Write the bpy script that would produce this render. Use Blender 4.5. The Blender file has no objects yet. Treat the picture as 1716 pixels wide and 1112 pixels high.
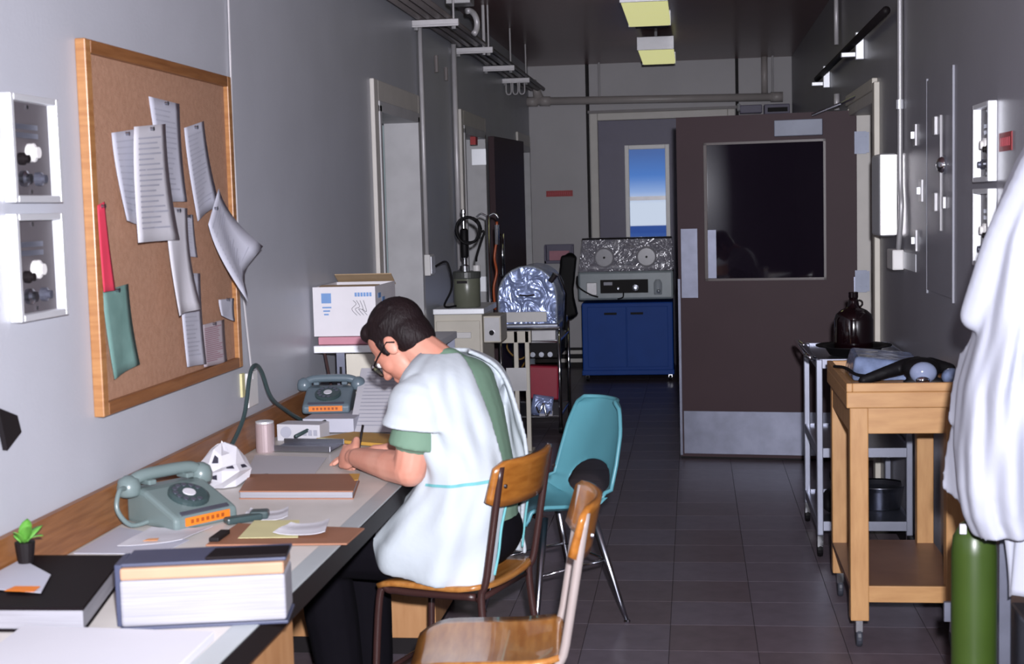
import bpy, bmesh, math, random
from mathutils import Vector, Matrix, Euler
random.seed(7)
scene = bpy.context.scene
C = scene.collection

# ------------------------------------------------------------------ camera, world, flash, exposure
CAM = Vector((1.53, 0.0, 1.55))
cam_d = bpy.data.cameras.new('camera')
cam = bpy.data.objects.new('camera', cam_d); C.objects.link(cam)
RM = ((0.9915878, 0.1267576, -0.0261940), (-0.0146474, -0.0911807, -0.9957266), (-0.1286043, 0.9877341, -0.0885570))
M3 = Matrix(((RM[0][0], -RM[1][0], -RM[2][0]), (RM[0][1], -RM[1][1], -RM[2][1]), (RM[0][2], -RM[1][2], -RM[2][2])))
cam.matrix_world = Matrix.Translation(CAM) @ M3.to_4x4()
cam_d.sensor_width = 36.0
cam_d.lens = 2364.0 / 1716.0 * 36.0
cam_d.clip_start = 0.05
cam_d.dof.use_dof = True
cam_d.dof.focus_distance = 7.0
cam_d.dof.aperture_fstop = 6.5
scene.camera = cam

scene.view_settings.view_transform = 'Standard'
scene.view_settings.look = 'None'
scene.view_settings.gamma = 1.0
scene.view_settings.use_curve_mapping = False
scene.view_settings.exposure = 0.0

world = bpy.data.worlds.new('dusk_sky'); scene.world = world
world.use_nodes = True
wn = world.node_tree.nodes; wl = world.node_tree.links
bg = wn['Background']
tc = wn.new('ShaderNodeTexCoord'); sep = wn.new('ShaderNodeSeparateXYZ'); ramp = wn.new('ShaderNodeValToRGB')
wl.new(tc.outputs['Generated'], sep.inputs[0]); wl.new(sep.outputs['Z'], ramp.inputs['Fac'])
cr = ramp.color_ramp
cr.elements[0].position = 0.0; cr.elements[0].color = (0.72, 0.82, 1.0, 1)
cr.elements[1].position = 0.10; cr.elements[1].color = (0.11, 0.21, 0.50, 1)
e = cr.elements.new(0.008); e.color = (0.32, 0.48, 0.86, 1)
e = cr.elements.new(0.018); e.color = (0.10, 0.25, 0.68, 1)
e = cr.elements.new(0.036); e.color = (0.09, 0.17, 0.44, 1)
wl.new(ramp.outputs['Color'], bg.inputs['Color']); bg.inputs['Strength'].default_value = 1.0

FLASH_W = 1350.0
fl = bpy.data.lights.new('camera_flash', 'SPOT'); fl.energy = FLASH_W; fl.shadow_soft_size = 0.035
fl.spot_size = math.radians(95); fl.spot_blend = 1.0
fl.color = (0.925, 0.92, 1.0)
flo = bpy.data.objects.new('camera_flash', fl); C.objects.link(flo); flo.location = (1.60, -0.03, 1.72)
flo.rotation_euler = cam.matrix_world.to_euler()

# ------------------------------------------------------------------ materials
def lin(c):
    if isinstance(c, str):
        c = c.lstrip('#'); c = [int(c[i:i+2], 16)/255 for i in (0, 2, 4)]
    return tuple(((v/12.92) if v <= 0.04045 else ((v+0.055)/1.055)**2.4) for v in c)
MATS = {}
def mat(name, col, rough=0.5, metal=0.0, var=0.06, scale=8.0, bump=0.0, bscale=60.0, spec=0.5, col2=None, stretch=None, emit=None, est=0.0, coat=0.0):
    if name in MATS: return MATS[name]
    m = bpy.data.materials.new(name); m.use_nodes = True
    N = m.node_tree.nodes; K = m.node_tree.links; p = N['Principled BSDF']
    a = lin(col)
    if col2: b = lin(col2)
    else: b = tuple(max(0, min(1, v*(1-2.2*var))) for v in a)
    t = N.new('ShaderNodeTexCoord'); mp = N.new('ShaderNodeMapping'); nz = N.new('ShaderNodeTexNoise'); rp = N.new('ShaderNodeValToRGB')
    K.new(t.outputs['Object'], mp.inputs[0]); K.new(mp.outputs[0], nz.inputs['Vector'])
    if stretch: mp.inputs['Scale'].default_value = stretch
    nz.inputs['Scale'].default_value = scale; nz.inputs['Detail'].default_value = 4
    rp.color_ramp.elements[0].position = 0.35; rp.color_ramp.elements[1].position = 0.7
    rp.color_ramp.elements[0].color = (*a, 1); rp.color_ramp.elements[1].color = (*b, 1)
    K.new(nz.outputs['Fac'], rp.inputs['Fac']); K.new(rp.outputs['Color'], p.inputs['Base Color'])
    p.inputs['Roughness'].default_value = rough; p.inputs['Metallic'].default_value = metal
    p.inputs['Specular IOR Level'].default_value = spec; p.inputs['Coat Weight'].default_value = coat
    if bump:
        n2 = N.new('ShaderNodeTexNoise'); n2.inputs['Scale'].default_value = bscale; n2.inputs['Detail'].default_value = 3
        bm_ = N.new('ShaderNodeBump'); bm_.inputs['Strength'].default_value = bump; bm_.inputs['Distance'].default_value = 0.01
        K.new(mp.outputs[0], n2.inputs['Vector']); K.new(n2.outputs['Fac'], bm_.inputs['Height']); K.new(bm_.outputs[0], p.inputs['Normal'])
    if emit:
        p.inputs['Emission Color'].default_value = (*lin(emit), 1); p.inputs['Emission Strength'].default_value = est
    MATS[name] = m
    return m
def plastic_sheet(name, tint, fac, rough=0.12, bump=0.6, bscale=14.0):
    if name in MATS: return MATS[name]
    m = bpy.data.materials.new(name); m.use_nodes = True
    N = m.node_tree.nodes; K = m.node_tree.links; p = N['Principled BSDF']; out = N['Material Output']
    p.inputs['Base Color'].default_value = (*lin(tint), 1); p.inputs['Roughness'].default_value = rough
    p.inputs['Specular IOR Level'].default_value = 0.9
    tr = N.new('ShaderNodeBsdfTransparent'); mx = N.new('ShaderNodeMixShader')
    t = N.new('ShaderNodeTexCoord'); nz = N.new('ShaderNodeTexNoise'); nz.inputs['Scale'].default_value = bscale; nz.inputs['Detail'].default_value = 2
    nz.inputs['Distortion'].default_value = 1.2
    K.new(t.outputs['Object'], nz.inputs['Vector'])
    bm_ = N.new('ShaderNodeBump'); bm_.inputs['Strength'].default_value = bump; bm_.inputs['Distance'].default_value = 0.04
    K.new(nz.outputs['Fac'], bm_.inputs['Height']); K.new(bm_.outputs[0], p.inputs['Normal'])
    mx.inputs[0].default_value = fac
    K.new(tr.outputs[0], mx.inputs[1]); K.new(p.outputs[0], mx.inputs[2]); K.new(mx.outputs[0], out.inputs['Surface'])
    MATS[name] = m
    return m

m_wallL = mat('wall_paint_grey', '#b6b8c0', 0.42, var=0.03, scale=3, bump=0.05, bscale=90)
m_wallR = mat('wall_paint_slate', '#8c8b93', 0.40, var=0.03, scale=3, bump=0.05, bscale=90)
m_wallE = mat('wall_paint_pale', '#b5b2b4', 0.5, var=0.03, scale=3)
m_ceil = mat('ceiling_paint_brown', '#7f5f61', 0.30, var=0.04, scale=4)
m_trim = mat('trim_cream', '#d2cdc6', 0.45, var=0.03)
m_grout = mat('floor_joint', '#332c31', 0.6)
m_tiles = [mat('floor_tile_%s' % n, c, 0.36, var=0.10, scale=14, bump=0.04, bscale=40) for n, c in (('umber', '#6d6169'), ('cocoa', '#685c62'), ('slate', '#6f6670'))]
m_steel = mat('stainless_steel', '#aeb1bb', 0.28, 1.0, var=0.04)
m_chrome = mat('chrome', '#e4e6ea', 0.10, 1.0, var=0.02)
m_bright = mat('satin_aluminium', '#eef0f4', 0.45, 0.55, var=0.02)
m_dark = mat('dark_bakelite', '#171214', 0.6, spec=0.25)
m_black = mat('black_rubber', '#0d0b0e', 0.6, spec=0.25)
m_white = mat('white_enamel', '#e4e2e0', 0.35, var=0.03)
m_cream = mat('cream_enamel', '#d6d0c2', 0.4, var=0.04)
m_galv = mat('galvanised_pipe', '#b5b4b6', 0.4, 0.4, var=0.06)
m_pipe = mat('painted_pipe', '#b0a9a6', 0.4, var=0.04)
m_pipegrey = mat('pipe_grey_paint', '#77706f', 0.45, var=0.05)
m_oak = mat('oak_varnish', '#a8784a', 0.35, col2='#946238', scale=5, stretch=(2, 2, 18))
m_oakY = mat('oak_varnish_along', '#8f5f38', 0.4, col2='#774a28', scale=5, stretch=(18, 1.2, 18))
m_pine = mat('birch_varnish', '#bd905e', 0.42, col2='#ad7f50', scale=4, stretch=(10, 10, 2))
m_pineX = mat('birch_varnish_board', '#bd905e', 0.42, col2='#ad7f50', scale=4, stretch=(2, 10, 10))
m_ply = mat('plywood_seat', '#b27b40', 0.28, col2='#995f2a', scale=4, stretch=(14, 2, 14), coat=0.4)
m_plyback = mat('plywood_back', '#a3682a', 0.28, col2='#8c531d', scale=4, stretch=(14, 2, 14), coat=0.4)
m_pedest = mat('desk_wood', '#b98a5e', 0.45, col2='#a8774c', scale=3, stretch=(8, 8, 1.5))
m_chairleg = mat('brown_enamel_tube', '#3a2422', 0.35, var=0.04)
m_tubelight = mat('grey_enamel_tube', '#a89c98', 0.35, 0.2, var=0.04)
m_lam = mat('desk_laminate', '#d4cfc9', 0.42, var=0.03, scale=12)
m_edge = mat('desk_edge_strip', '#aeb4b6', 0.4, 0.1, var=0.03)
m_cork = mat('cork', '#a98168', 0.85, col2='#9e765d', scale=60, bump=0.3, bscale=220)
m_paper = mat('paper_white', '#c9c8ce', 0.7, var=0.02, scale=3)
m_paper2 = mat('paper_greyish', '#b9bac6', 0.7, var=0.02, scale=3)
m_ink = mat('faded_ink', '#adaebb', 0.7)
m_inkdk = mat('dark_ink', '#2c2a3a', 0.7)
m_red = mat('red_label', '#b01e22', 0.5)
m_redpaper = mat('red_paper', '#e0405a', 0.6)
m_green = mat('green_paper', '#6f918a', 0.65, col2='#5d7f78', scale=12)
m_orange = mat('orange_label', '#e07a20', 0.55)
m_pink = mat('pink_card', '#c98a98', 0.6)
m_yellow = mat('manila', '#c99a45', 0.6)
m_yell2 = mat('pale_yellow_sheet', '#d6cf9c', 0.6)
m_phone = mat('phone_green', '#6d7c7b', 0.30, var=0.03)
m_phone2 = mat('phone_grey', '#62717a', 0.30, var=0.03)
m_phdark = mat('phone_dial_dark', '#3a4a4b', 0.35)
m_clear = plastic_sheet('clear_acrylic', '#cdd6e0', 0.32, 0.06, 0.15, 6)
m_pane = plastic_sheet('window_glass', '#202838', 0.12, 0.02, 0.0, 6)
m_wrap = plastic_sheet('crinkled_film', '#b4c6f6', 0.68, 0.24, 0.85, 8)
m_wrap.node_tree.nodes['Principled BSDF'].inputs['Metallic'].default_value = 0.35
m_hood = plastic_sheet('hood_film', '#a9a6b4', 0.40, 0.12, 0.7, 9)
m_blue = mat('blue_enamel', '#1b4a9e', 0.5, var=0.04, spec=0.2)
m_teal = mat('turquoise_shell', '#5f9fab', 0.35, var=0.03)
m_brown = mat('brown_door_paint', '#47373b', 0.5, var=0.03, scale=4, spec=0.15)
m_brownedge = mat('brown_door_edge', '#4a3c39', 0.4)
m_glassdk = mat('dark_door_glass', '#1c1620', 0.03, var=0.02)
m_alu = mat('aluminium_plate', '#7f8292', 0.42, 0.75, var=0.10, scale=10)
m_purple = mat('far_door_paint', '#5c5670', 0.45, var=0.03)
m_amber = mat('amber_glass', '#110508', 0.08, var=0.02, coat=0.5)
m_gown = mat('gown_cotton', '#bdc5cb', 0.85, var=0.03, scale=5, bump=0.25, bscale=18)
m_sheet = mat('coat_cotton', '#abaeba', 0.85, var=0.02, scale=5, bump=0.2, bscale=12)
m_scrub = mat('scrub_green', '#6f8d78', 0.85, var=0.05, scale=6, bump=0.2, bscale=20)
m_tie = mat('tie_teal', '#6fb6ba', 0.8)
m_pants = mat('trouser_black', '#0e0c12', 0.9, spec=0.1)
m_skin = mat('skin', '#d29a86', 0.5, col2='#c68570', scale=9)
m_hair = mat('hair_dark', '#1d1214', 0.6, bump=0.35, bscale=160, col2='#120a0c', spec=0.25, stretch=(1, 1, 0.3))
m_cyl = mat('cylinder_green', '#384c1b', 0.35, var=0.05)
m_card = mat('carton_white', '#d9d6da', 0.65, var=0.03)
m_cardin = mat('carton_brown', '#b59a78', 0.7)
m_printblue = mat('print_blue', '#6f95c8', 0.6)
m_bookblk = mat('book_black', '#120b0e', 0.6, spec=0.12)
m_bookgrey = mat('book_slate', '#3c4158', 0.5)
m_booktan = mat('book_tan', '#a98468', 0.6)
m_pages = mat('page_block', '#96959c', 0.75, var=0.12, scale=6, stretch=(1, 1, 90))
m_notebook = mat('notebook_brown', '#96664c', 0.55)
m_redbag = mat('red_vinyl', '#a3203a', 0.35)
m_vessel = mat('vessel_glass', '#6d7061', 0.3, var=0.05)
m_jamb = mat('jamb_grey', '#c3c2c4', 0.45)
m_mint = mat('room_mint', '#a9c0c0', 0.5)
m_can = mat('can_pink', '#b5a2a4', 0.35, 0.2)
m_emit = mat('fluorescent_diffuser', '#e9e8a0', 0.5, emit='#dedd9c', est=0.75)
m_leaf = mat('leaf_green', '#5d9a3c', 0.5)
m_ground = mat('ground_far_blue', '#9db4e0', 0.6, col2='#6f8fd0', scale=0.05)
m_hanger = mat('hanger_white', '#c9c6c8', 0.4, 0.2)

# ------------------------------------------------------------------ geometry helpers
class MB:
    def __init__(s): s.v = []; s.f = []
    def add(s, vs, fs):
        o = len(s.v); s.v += [Vector(v) for v in vs]; s.f += [tuple(i+o for i in f) for f in fs]; return s
    def box(s, c, d, rot=None):
        x, y, z = d[0]/2, d[1]/2, d[2]/2
        vs = [Vector(p) for p in ((-x,-y,-z),(x,-y,-z),(x,y,-z),(-x,y,-z),(-x,-y,z),(x,-y,z),(x,y,z),(-x,y,z))]
        if rot: R = Euler(rot).to_matrix(); vs = [R @ v for v in vs]
        c = Vector(c)
        return s.add([v+c for v in vs], [(0,3,2,1),(4,5,6,7),(0,1,5,4),(1,2,6,5),(2,3,7,6),(3,0,4,7)])
    def b(s, x0, x1, y0, y1, z0, z1):
        return s.box(((x0+x1)/2, (y0+y1)/2, (z0+z1)/2), (abs(x1-x0), abs(y1-y0), abs(z1-z0)))
    def tube(s, pts, r, n=10, closed=False):
        pts = [Vector(p) for p in pts]; k = len(pts)
        rs = r if isinstance(r, (list, tuple)) else [r]*k
        t0 = (pts[1]-pts[0]).normalized()
        a = t0.cross(Vector((0,0,1)));
        if a.length < 1e-3: a = t0.cross(Vector((1,0,0)))
        a.normalize(); vs = []
        for i in range(k):
            if closed: t = (pts[(i+1)%k]-pts[i-1])
            else: t = pts[min(i+1,k-1)]-pts[max(i-1,0)]
            t.normalize(); a = (a - t*a.dot(t)).normalized(); bb = t.cross(a)
            for j in range(n):
                q = 2*math.pi*j/n; vs.append(pts[i]+(a*math.cos(q)+bb*math.sin(q))*rs[i])
        fs = []
        for i in range(k if closed else k-1):
            i2 = (i+1)%k
            for j in range(n):
                j2 = (j+1)%n; fs.append((i*n+j, i*n+j2, i2*n+j2, i2*n+j))
        if not closed:
            fs.append(tuple(range(n-1,-1,-1))); fs.append(tuple((k-1)*n+j for j in range(n)))
        return s.add(vs, fs)
    def cyl(s, p0, p1, r, n=16, r1=None): return s.tube([p0, p1], [r, r if r1 is None else r1], n)
    def lathe(s, prof, c=(0,0,0), n=24, M=None):
        vs = []; c = Vector(c)
        for (r, z) in prof:
            for j in range(n):
                q = 2*math.pi*j/n; v = Vector((r*math.cos(q), r*math.sin(q), z))
                vs.append((M @ v if M else v)+c)
        fs = [(i*n+j, i*n+(j+1)%n, (i+1)*n+(j+1)%n, (i+1)*n+j) for i in range(len(prof)-1) for j in range(n)]
        fs.append(tuple(range(n-1,-1,-1))); fs.append(tuple((len(prof)-1)*n+j for j in range(n)))
        return s.add(vs, fs)
    def ell(s, c, r, M=None, n=16, m=10):
        prof = []; vs = []; c = Vector(c)
        for i in range(m+1):
            t = math.pi*i/m - math.pi/2
            for j in range(n):
                q = 2*math.pi*j/n
                v = Vector((r[0]*math.cos(t)*math.cos(q), r[1]*math.cos(t)*math.sin(q), r[2]*math.sin(t)))
                vs.append((M @ v if M else v)+c)
        fs = [(i*n+j, i*n+(j+1)%n, (i+1)*n+(j+1)%n, (i+1)*n+j) for i in range(m) for j in range(n)]
        return s.add(vs, fs)
    def cap(s, pts, rs, n=12):
        for p, r in zip(pts, rs): s.ell(p, (r, r, r), n=n, m=8)
        for i in range(len(pts)-1): s.tube([pts[i], pts[i+1]], [rs[i], rs[i+1]], n)
        return s
    def prism(s, poly, d, z0=0.0, plane='xy'):
        n = len(poly); vs = []
        for z in (z0, z0+d):
            for (a, b) in poly:
                vs.append({'xy': (a, b, z), 'xz': (a, z, b), 'yz': (z, a, b)}[plane])
        fs = [tuple(range(n-1,-1,-1)), tuple(range(n, 2*n))] + [(i, (i+1)%n, n+(i+1)%n, n+i) for i in range(n)]
        return s.add(vs, fs)
    def grid(s, fn, nu, nv, closed=False):
        vs = [fn(i/nu, j/nv) for j in range(nv+1) for i in range(nu+1)]
        w = nu+1
        return s.add(vs, [(j*w+i, j*w+i+1, (j+1)*w+i+1, (j+1)*w+i) for j in range(nv) for i in range(nu)])
    def xf(s, M):
        s.v = [M @ v for v in s.v]; return s
    def build(s, name, m, parent=None, world=False, smooth=False, bevel=0.0, solid=0.0, subd=0, weld=False, bseg=2):
        me = bpy.data.meshes.new(name); vs = s.v
        if parent is not None and world:
            I = WM(parent).inverted(); vs = [I @ v for v in vs]
        me.from_pydata([tuple(v) for v in vs], [], s.f)
        bm = bmesh.new(); bm.from_mesh(me)
        if weld: bmesh.ops.remove_doubles(bm, verts=bm.verts, dist=1e-5)
        bmesh.ops.recalc_face_normals(bm, faces=bm.faces)
        bm.to_mesh(me); bm.free()
        me.materials.append(m)
        for p in me.polygons: p.use_smooth = smooth
        o = bpy.data.objects.new(name, me); C.objects.link(o)
        if parent is not None: o.parent = parent
        if solid:
            q = o.modifiers.new('thickness', 'SOLIDIFY'); q.thickness = solid; q.offset = 0
        if subd:
            q = o.modifiers.new('smooth', 'SUBSURF'); q.levels = subd; q.render_levels = subd
        if bevel:
            q = o.modifiers.new('edges', 'BEVEL'); q.width = bevel; q.segments = bseg; q.limit_method = 'ANGLE'; q.angle_limit = math.radians(40)
        return o
def WM(o):
    m = Matrix.Translation(o.location) @ o.rotation_euler.to_matrix().to_4x4()
    return (WM(o.parent) @ m) if o.parent else m
def tag(o, label, cat, group=None, kind=None):
    if label: o['label'] = label
    if cat: o['category'] = cat
    if group: o['group'] = group
    if kind: o['kind'] = kind
    return o
def thing(name, label, cat, loc=(0,0,0), rz=0.0, group=None):
    o = bpy.data.objects.new(name, None); C.objects.link(o); o.empty_display_size = 0.05
    o.location = loc; o.rotation_euler = (0, 0, rz)
    return tag(o, label, cat, group)
def struct(o, label=None):
    o['kind'] = 'structure'
    if label: o['label'] = label
    return o
def dup(o, parent=None):
    c = o.copy(); C.objects.link(c); c.parent = parent
    for ch in list(o.children): dup(ch, c)
    return c
def remesh(mb, name, m, parent, voxel, it=4, fac=0.5, smooth=True, solid=0.0):
    o = mb.build('tmp_'+name, m, solid=solid)
    q = o.modifiers.new('r', 'REMESH'); q.mode = 'VOXEL'; q.voxel_size = voxel; q.adaptivity = 0
    if it:
        q = o.modifiers.new('s', 'SMOOTH'); q.iterations = it; q.factor = fac
    dg = bpy.context.evaluated_depsgraph_get(); dg.update()
    me = bpy.data.meshes.new_from_object(o.evaluated_get(dg)); me.name = name
    bpy.data.objects.remove(o)
    I = WM(parent).inverted() if parent else Matrix()
    me.transform(I)
    if not me.materials: me.materials.append(m)
    for p in me.polygons: p.use_smooth = smooth
    r = bpy.data.objects.new(name, me); C.objects.link(r); r.parent = parent
    return r
def arc(c, r, a0, a1, n, axes):
    c = Vector(c); u, w = Vector(axes[0]), Vector(axes[1])
    return [c+u*r*math.cos(math.radians(a0+(a1-a0)*i/n))+w*r*math.sin(math.radians(a0+(a1-a0)*i/n)) for i in range(n+1)]
def bez(p, n=16):
    p = [Vector(q) for q in p]; out = []
    k = len(p)
    for i in range(k-1):
        a = p[max(i-1,0)]; b = p[i]; c = p[i+1]; d = p[min(i+2,k-1)]
        for j in range(n):
            t = j/n
            out.append(0.5*((2*b)+(c-a)*t+(2*a-5*b+4*c-d)*t*t+(-a+3*b-3*c+d)*t**3))
    out.append(p[-1]); return out

# ------------------------------------------------------------------ the setting
XR, YE, ZC = 2.45, 13.41, 2.86
YB = -2.6
fb = struct(MB().b(-0.0, XR, YB, YE, -0.10, -0.003).build('floor', m_grout), 'dark brown tiled corridor floor')
TS = 0.305
t_me = {}
rest = MB()
for i in range(-1, 9):
    x0 = 1.425 - 5*TS + i*TS; x1 = x0+TS
    x0c, x1c = max(x0, 0.0), min(x1, XR)
    if x1c-x0c < 0.02: continue
    for j in range(60):
        y0 = 5.115 - 25*TS + j*TS; y1 = min(y0+TS, YE)
        if y1-y0 < 0.02 or y0 < YB: continue
        w, h = x1c-x0c-0.0025, y1-y0-0.0025
        if y0 < 4.4:
            rest.b(x0c+.00125, x1c-.00125, y0+.00125, y1-.00125, -0.003, 0.0); continue
        key = (round(w,3), round(h,3), random.randrange(3))
        if key not in t_me:
            o = MB().b(-w/2, w/2, -h/2, h/2, -0.003, 0.0).build('tile', m_tiles[key[2]]); t_me[key] = o.data
        else:
            o = bpy.data.objects.new('tile', t_me[key]); C.objects.link(o)
        o.parent = fb; o.location = ((x0c+x1c)/2, (y0+y1)/2, 0)
o = rest.build('tile', m_tiles[0], fb); o['kind'] = 'stuff'

struct(MB().b(-0.2, XR+0.2, YB-0.1, YE+0.2, ZC, ZC+0.1).build('ceiling', m_ceil), 'glossy dark brown painted ceiling')
# left wall with three door openings
T = 0.16
wl_ = MB()
OPL = [(6.80, 7.79, 2.06), (9.38, 10.34, 2.08), (12.45, 13.2, 2.08)]
y = YB
for (a, b_, h) in OPL:
    wl_.b(-T, 0, y, a, -0.1, ZC); wl_.b(-T, 0, a, b_, h, ZC); y = b_
wl_.b(-T, 0, y, YE+0.2, -0.1, ZC)
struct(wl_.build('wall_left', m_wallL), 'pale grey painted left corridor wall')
wr = MB()
OPR = (7.30, 8.46, 2.06)
wr.b(XR, XR+T, YB, OPR[0], -0.1, ZC); wr.b(XR, XR+T, OPR[0], OPR[1], OPR[2], ZC); wr.b(XR, XR+T, OPR[1], YE+0.2, -0.1, ZC)
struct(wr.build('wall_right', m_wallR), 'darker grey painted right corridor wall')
struct(MB().b(-0.2, XR+0.2, YB-0.12, YB, -0.1, ZC).build('wall_back', m_wallL))
# end wall: panels with dark joints and a double door opening
we = MB()
YO = YE+0.14
we.b(-0.1, 0.541, YE, YO, -0.1, ZC); we.b(0.569, 0.575, YE, YO, -0.1, ZC); we.b(0.569, 1.935, YE, YO, 2.40, ZC)
we.b(1.965, XR+0.1, YE, YO, -0.1, ZC)
we.b(0.54, 0.57, YE+0.03, YO, -0.1, ZC); we.b(1.93, 1.97, YE+0.03, YO, -0.1, ZC)
wend = struct(we.build('wall_end', m_wallE), 'pale end wall with dark vertical joints')
MB().b(0.541, 0.569, YE+0.012, YE+0.03, 0, ZC).build('joint_strip', m_dark, wend)
MB().b(1.935, 1.965, YE+0.012, YE+0.03, 0, ZC).build('joint_strip', m_dark, wend)
bb = struct(MB().b(0.0, 0.57, YE-0.015, YE, 0.0, 0.19).build('baseboard_end', m_dark), 'dark baseboard with two white bands')
MB().b(0.0, 0.57, YE-0.025, YE-0.015, 0.13, 0.165).build('band', m_trim, bb); MB().b(0.0, 0.57, YE-0.025, YE-0.015, 0.05, 0.085).build('band', m_trim, bb)
struct(MB().b(0.0, 0.012, 5.6, 6.72, 0, 0.10).b(0.0, 0.012, 7.88, 9.3, 0, 0.10).build('baseboard_left', m_dark))
struct(MB().b(XR-0.012, XR, 2.0, 7.18, 0, 0.10).b(XR-0.012, XR, 8.56, YE, 0, 0.10).build('baseboard_right', m_dark))
# end door frame, leaves and window
def empty_struct(name, loc, label):
    o = bpy.data.objects.new(name, None); C.objects.link(o); o.location = loc; o.empty_display_size = 0.05
    return struct(o, label)
d1 = empty_struct('door_1', (1.25, YE+0.05, 0), 'purple-grey double door with a window in the end wall')
fr = MB().b(0.575, 0.65, YE-0.03, YO, 0, 2.40).b(1.86, 1.93, YE-0.03, YO, 0, 2.40).b(0.65, 1.86, YE-0.03, YO, 2.33, 2.40)
fr.build('door_frame', m_trim, d1, world=True, bevel=0.006)
MB().b(0.560, 1.945, YE-0.045, YE-0.03, 2.40, 2.425).build('drip_mould', m_pipegrey, d1, world=True)
lf = MB()
yl0, yl1 = YE+0.05, YE+0.09
lf.b(0.65, 0.93, yl0, yl1, 0.0, 2.33).b(1.20+0.08, 1.86, yl0, yl1, 0.0, 2.33).b(0.93, 1.28, yl0, yl1, 2.06, 2.33).b(0.93, 1.28, yl0, yl1, 0.0, 1.20).b(0.6, 1.9, YE, YO, -0.1, 0.0)
lf.build('door_leaf', m_purple, d1, world=True)
wf = MB().b(0.895, 0.935, yl0-0.02, yl1, 1.18, 2.095).b(1.275, 1.315, yl0-0.02, yl1, 1.18, 2.095).b(0.935, 1.275, yl0-0.02, yl1, 2.055, 2.095).b(0.935, 1.275, yl0-0.02, yl1, 1.18, 1.21)
wfo = wf.build('window_frame', m_white, d1, world=True, bevel=0.003)
MB().b(0.935, 1.275, yl0-0.015, yl1, 1.575, 1.612).build('glazing_bar', m_galv, wfo, world=True)
MB().b(0.935, 1.275, yl0+0.018, yl0+0.022, 1.612, 2.055).build('pane', m_pane, wfo, world=True)
MB().b(0.935, 1.275, yl0+0.018, yl0+0.022, 1.21, 1.575).build('pane', m_pane, wfo, world=True)
g = struct(MB().b(-60, 60, 16, 160, -1.2, -1.0).build('ground_outside', m_ground), 'bluish ground seen far outside the window')

# left doorways (frames, jambs, rooms behind)
def doorway_left(n, a, b_, h, label, depth=1.6):
    e_ = empty_struct('door_%d' % n, (0, (a+b_)/2, 0), label)
    k = 0.055
    f_ = MB()
    f_.b(-T-0.01, 0.028, a-0.01, a+0.035, 0, h+0.0); f_.b(-T-0.01, 0.028, b_-0.035, b_+0.01, 0, h)
    f_.b(-T-0.01, 0.028, a-0.01, b_+0.01, h-0.035, h+0.02)
    f_.build('door_frame', m_jamb, e_, world=True, bevel=0.004)
    c_ = MB().b(0.0, 0.022, a-0.10, a-0.01, 0, h+0.12).b(0.0, 0.022, b_+0.01, b_+0.055, 0, h+0.12).b(0.0, 0.022, a-0.01, b_+0.01, h+0.02, h+0.12)
    c_.build('casing', m_trim, e_, world=True, bevel=0.005)
    r_ = MB().b(-T-depth, -T-depth+0.03, a-0.6, b_+0.5, 0, 2.6).b(-T-depth, -T-0.0, b_+0.45, b_+0.5, 0, 2.6).b(-T-depth, -T, a-0.65, a-0.6, 0, 2.6)
    r_.b(-T-depth, -T, a-0.6, b_+0.5, 2.6, 2.63)
    r_.build('room_wall', m_mint, e_, world=True)
    MB().b(-T-depth, -T, a-0.6, b_+0.5, -0.1, 0.0).build('room_floor', m_tiles[0], e_, world=True)
    return e_
dw1 = doorway_left(2, *OPL[0], 'open left doorway with pale frame nearest the desk')
dl = MB().b(-T-0.85, -T-0.01, 7.80, 7.84, 0.01, 2.02); dl.build('door_leaf', m_mint, dw1, world=True)
dw2 = doorway_left(3, *OPL[1], 'second left doorway with its dark door folded back')
dw3 = doorway_left(4, *OPL[2], 'last left doorway beside the end wall')
# folded-back dark door leaf of the second doorway
ang = math.atan2(0.10, 1.02)
L4 = Matrix.Translation((0.035, 10.40, 0)) @ Matrix.Rotation(-ang, 4, 'Z')
leaf = MB().b(0.0, 0.045, 0.0, 1.02, 0.012, 2.07).xf(L4).build('door_leaf', m_brown, dw2, world=True, bevel=0.003)
MB().b(-0.075, 0.03, 10.303, 10.306, 1.86, 1.975).build('hinge', m_bright, dw2, world=True)
MB().b(-0.075, 0.03, 10.303, 10.306, 0.93, 1.04).build('hinge', m_bright, dw2, world=True)
pb = MB().cyl((0.075, 0.05, 1.35), (0.075, 0.05, 1.02), 0.016, 10).cyl((0.045, 0.05, 1.33), (0.08, 0.05, 1.33), 0.012).cyl((0.045, 0.05, 1.04), (0.08, 0.05, 1.04), 0.012).xf(L4)
pb.build('pull_handle', m_chrome, dw2, world=True, smooth=True)
MB().b(-0.02, 0.018, 9.9, 10.0, 1.99, 2.09).build('red_tag', m_red, dw2, world=True)
lt = MB().cyl((0.04, 12.35, 2.10), (0.04, 12.35, 1.5), 0.016, 10).cyl((0.04, 12.35, 1.80), (0.04, 12.35, 0.4), 0.012, 10)
tag(lt.build('door_edge_rod', m_galv, smooth=True), 'thin grey vertical rod on left wall near the end corner', 'rod')

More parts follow.
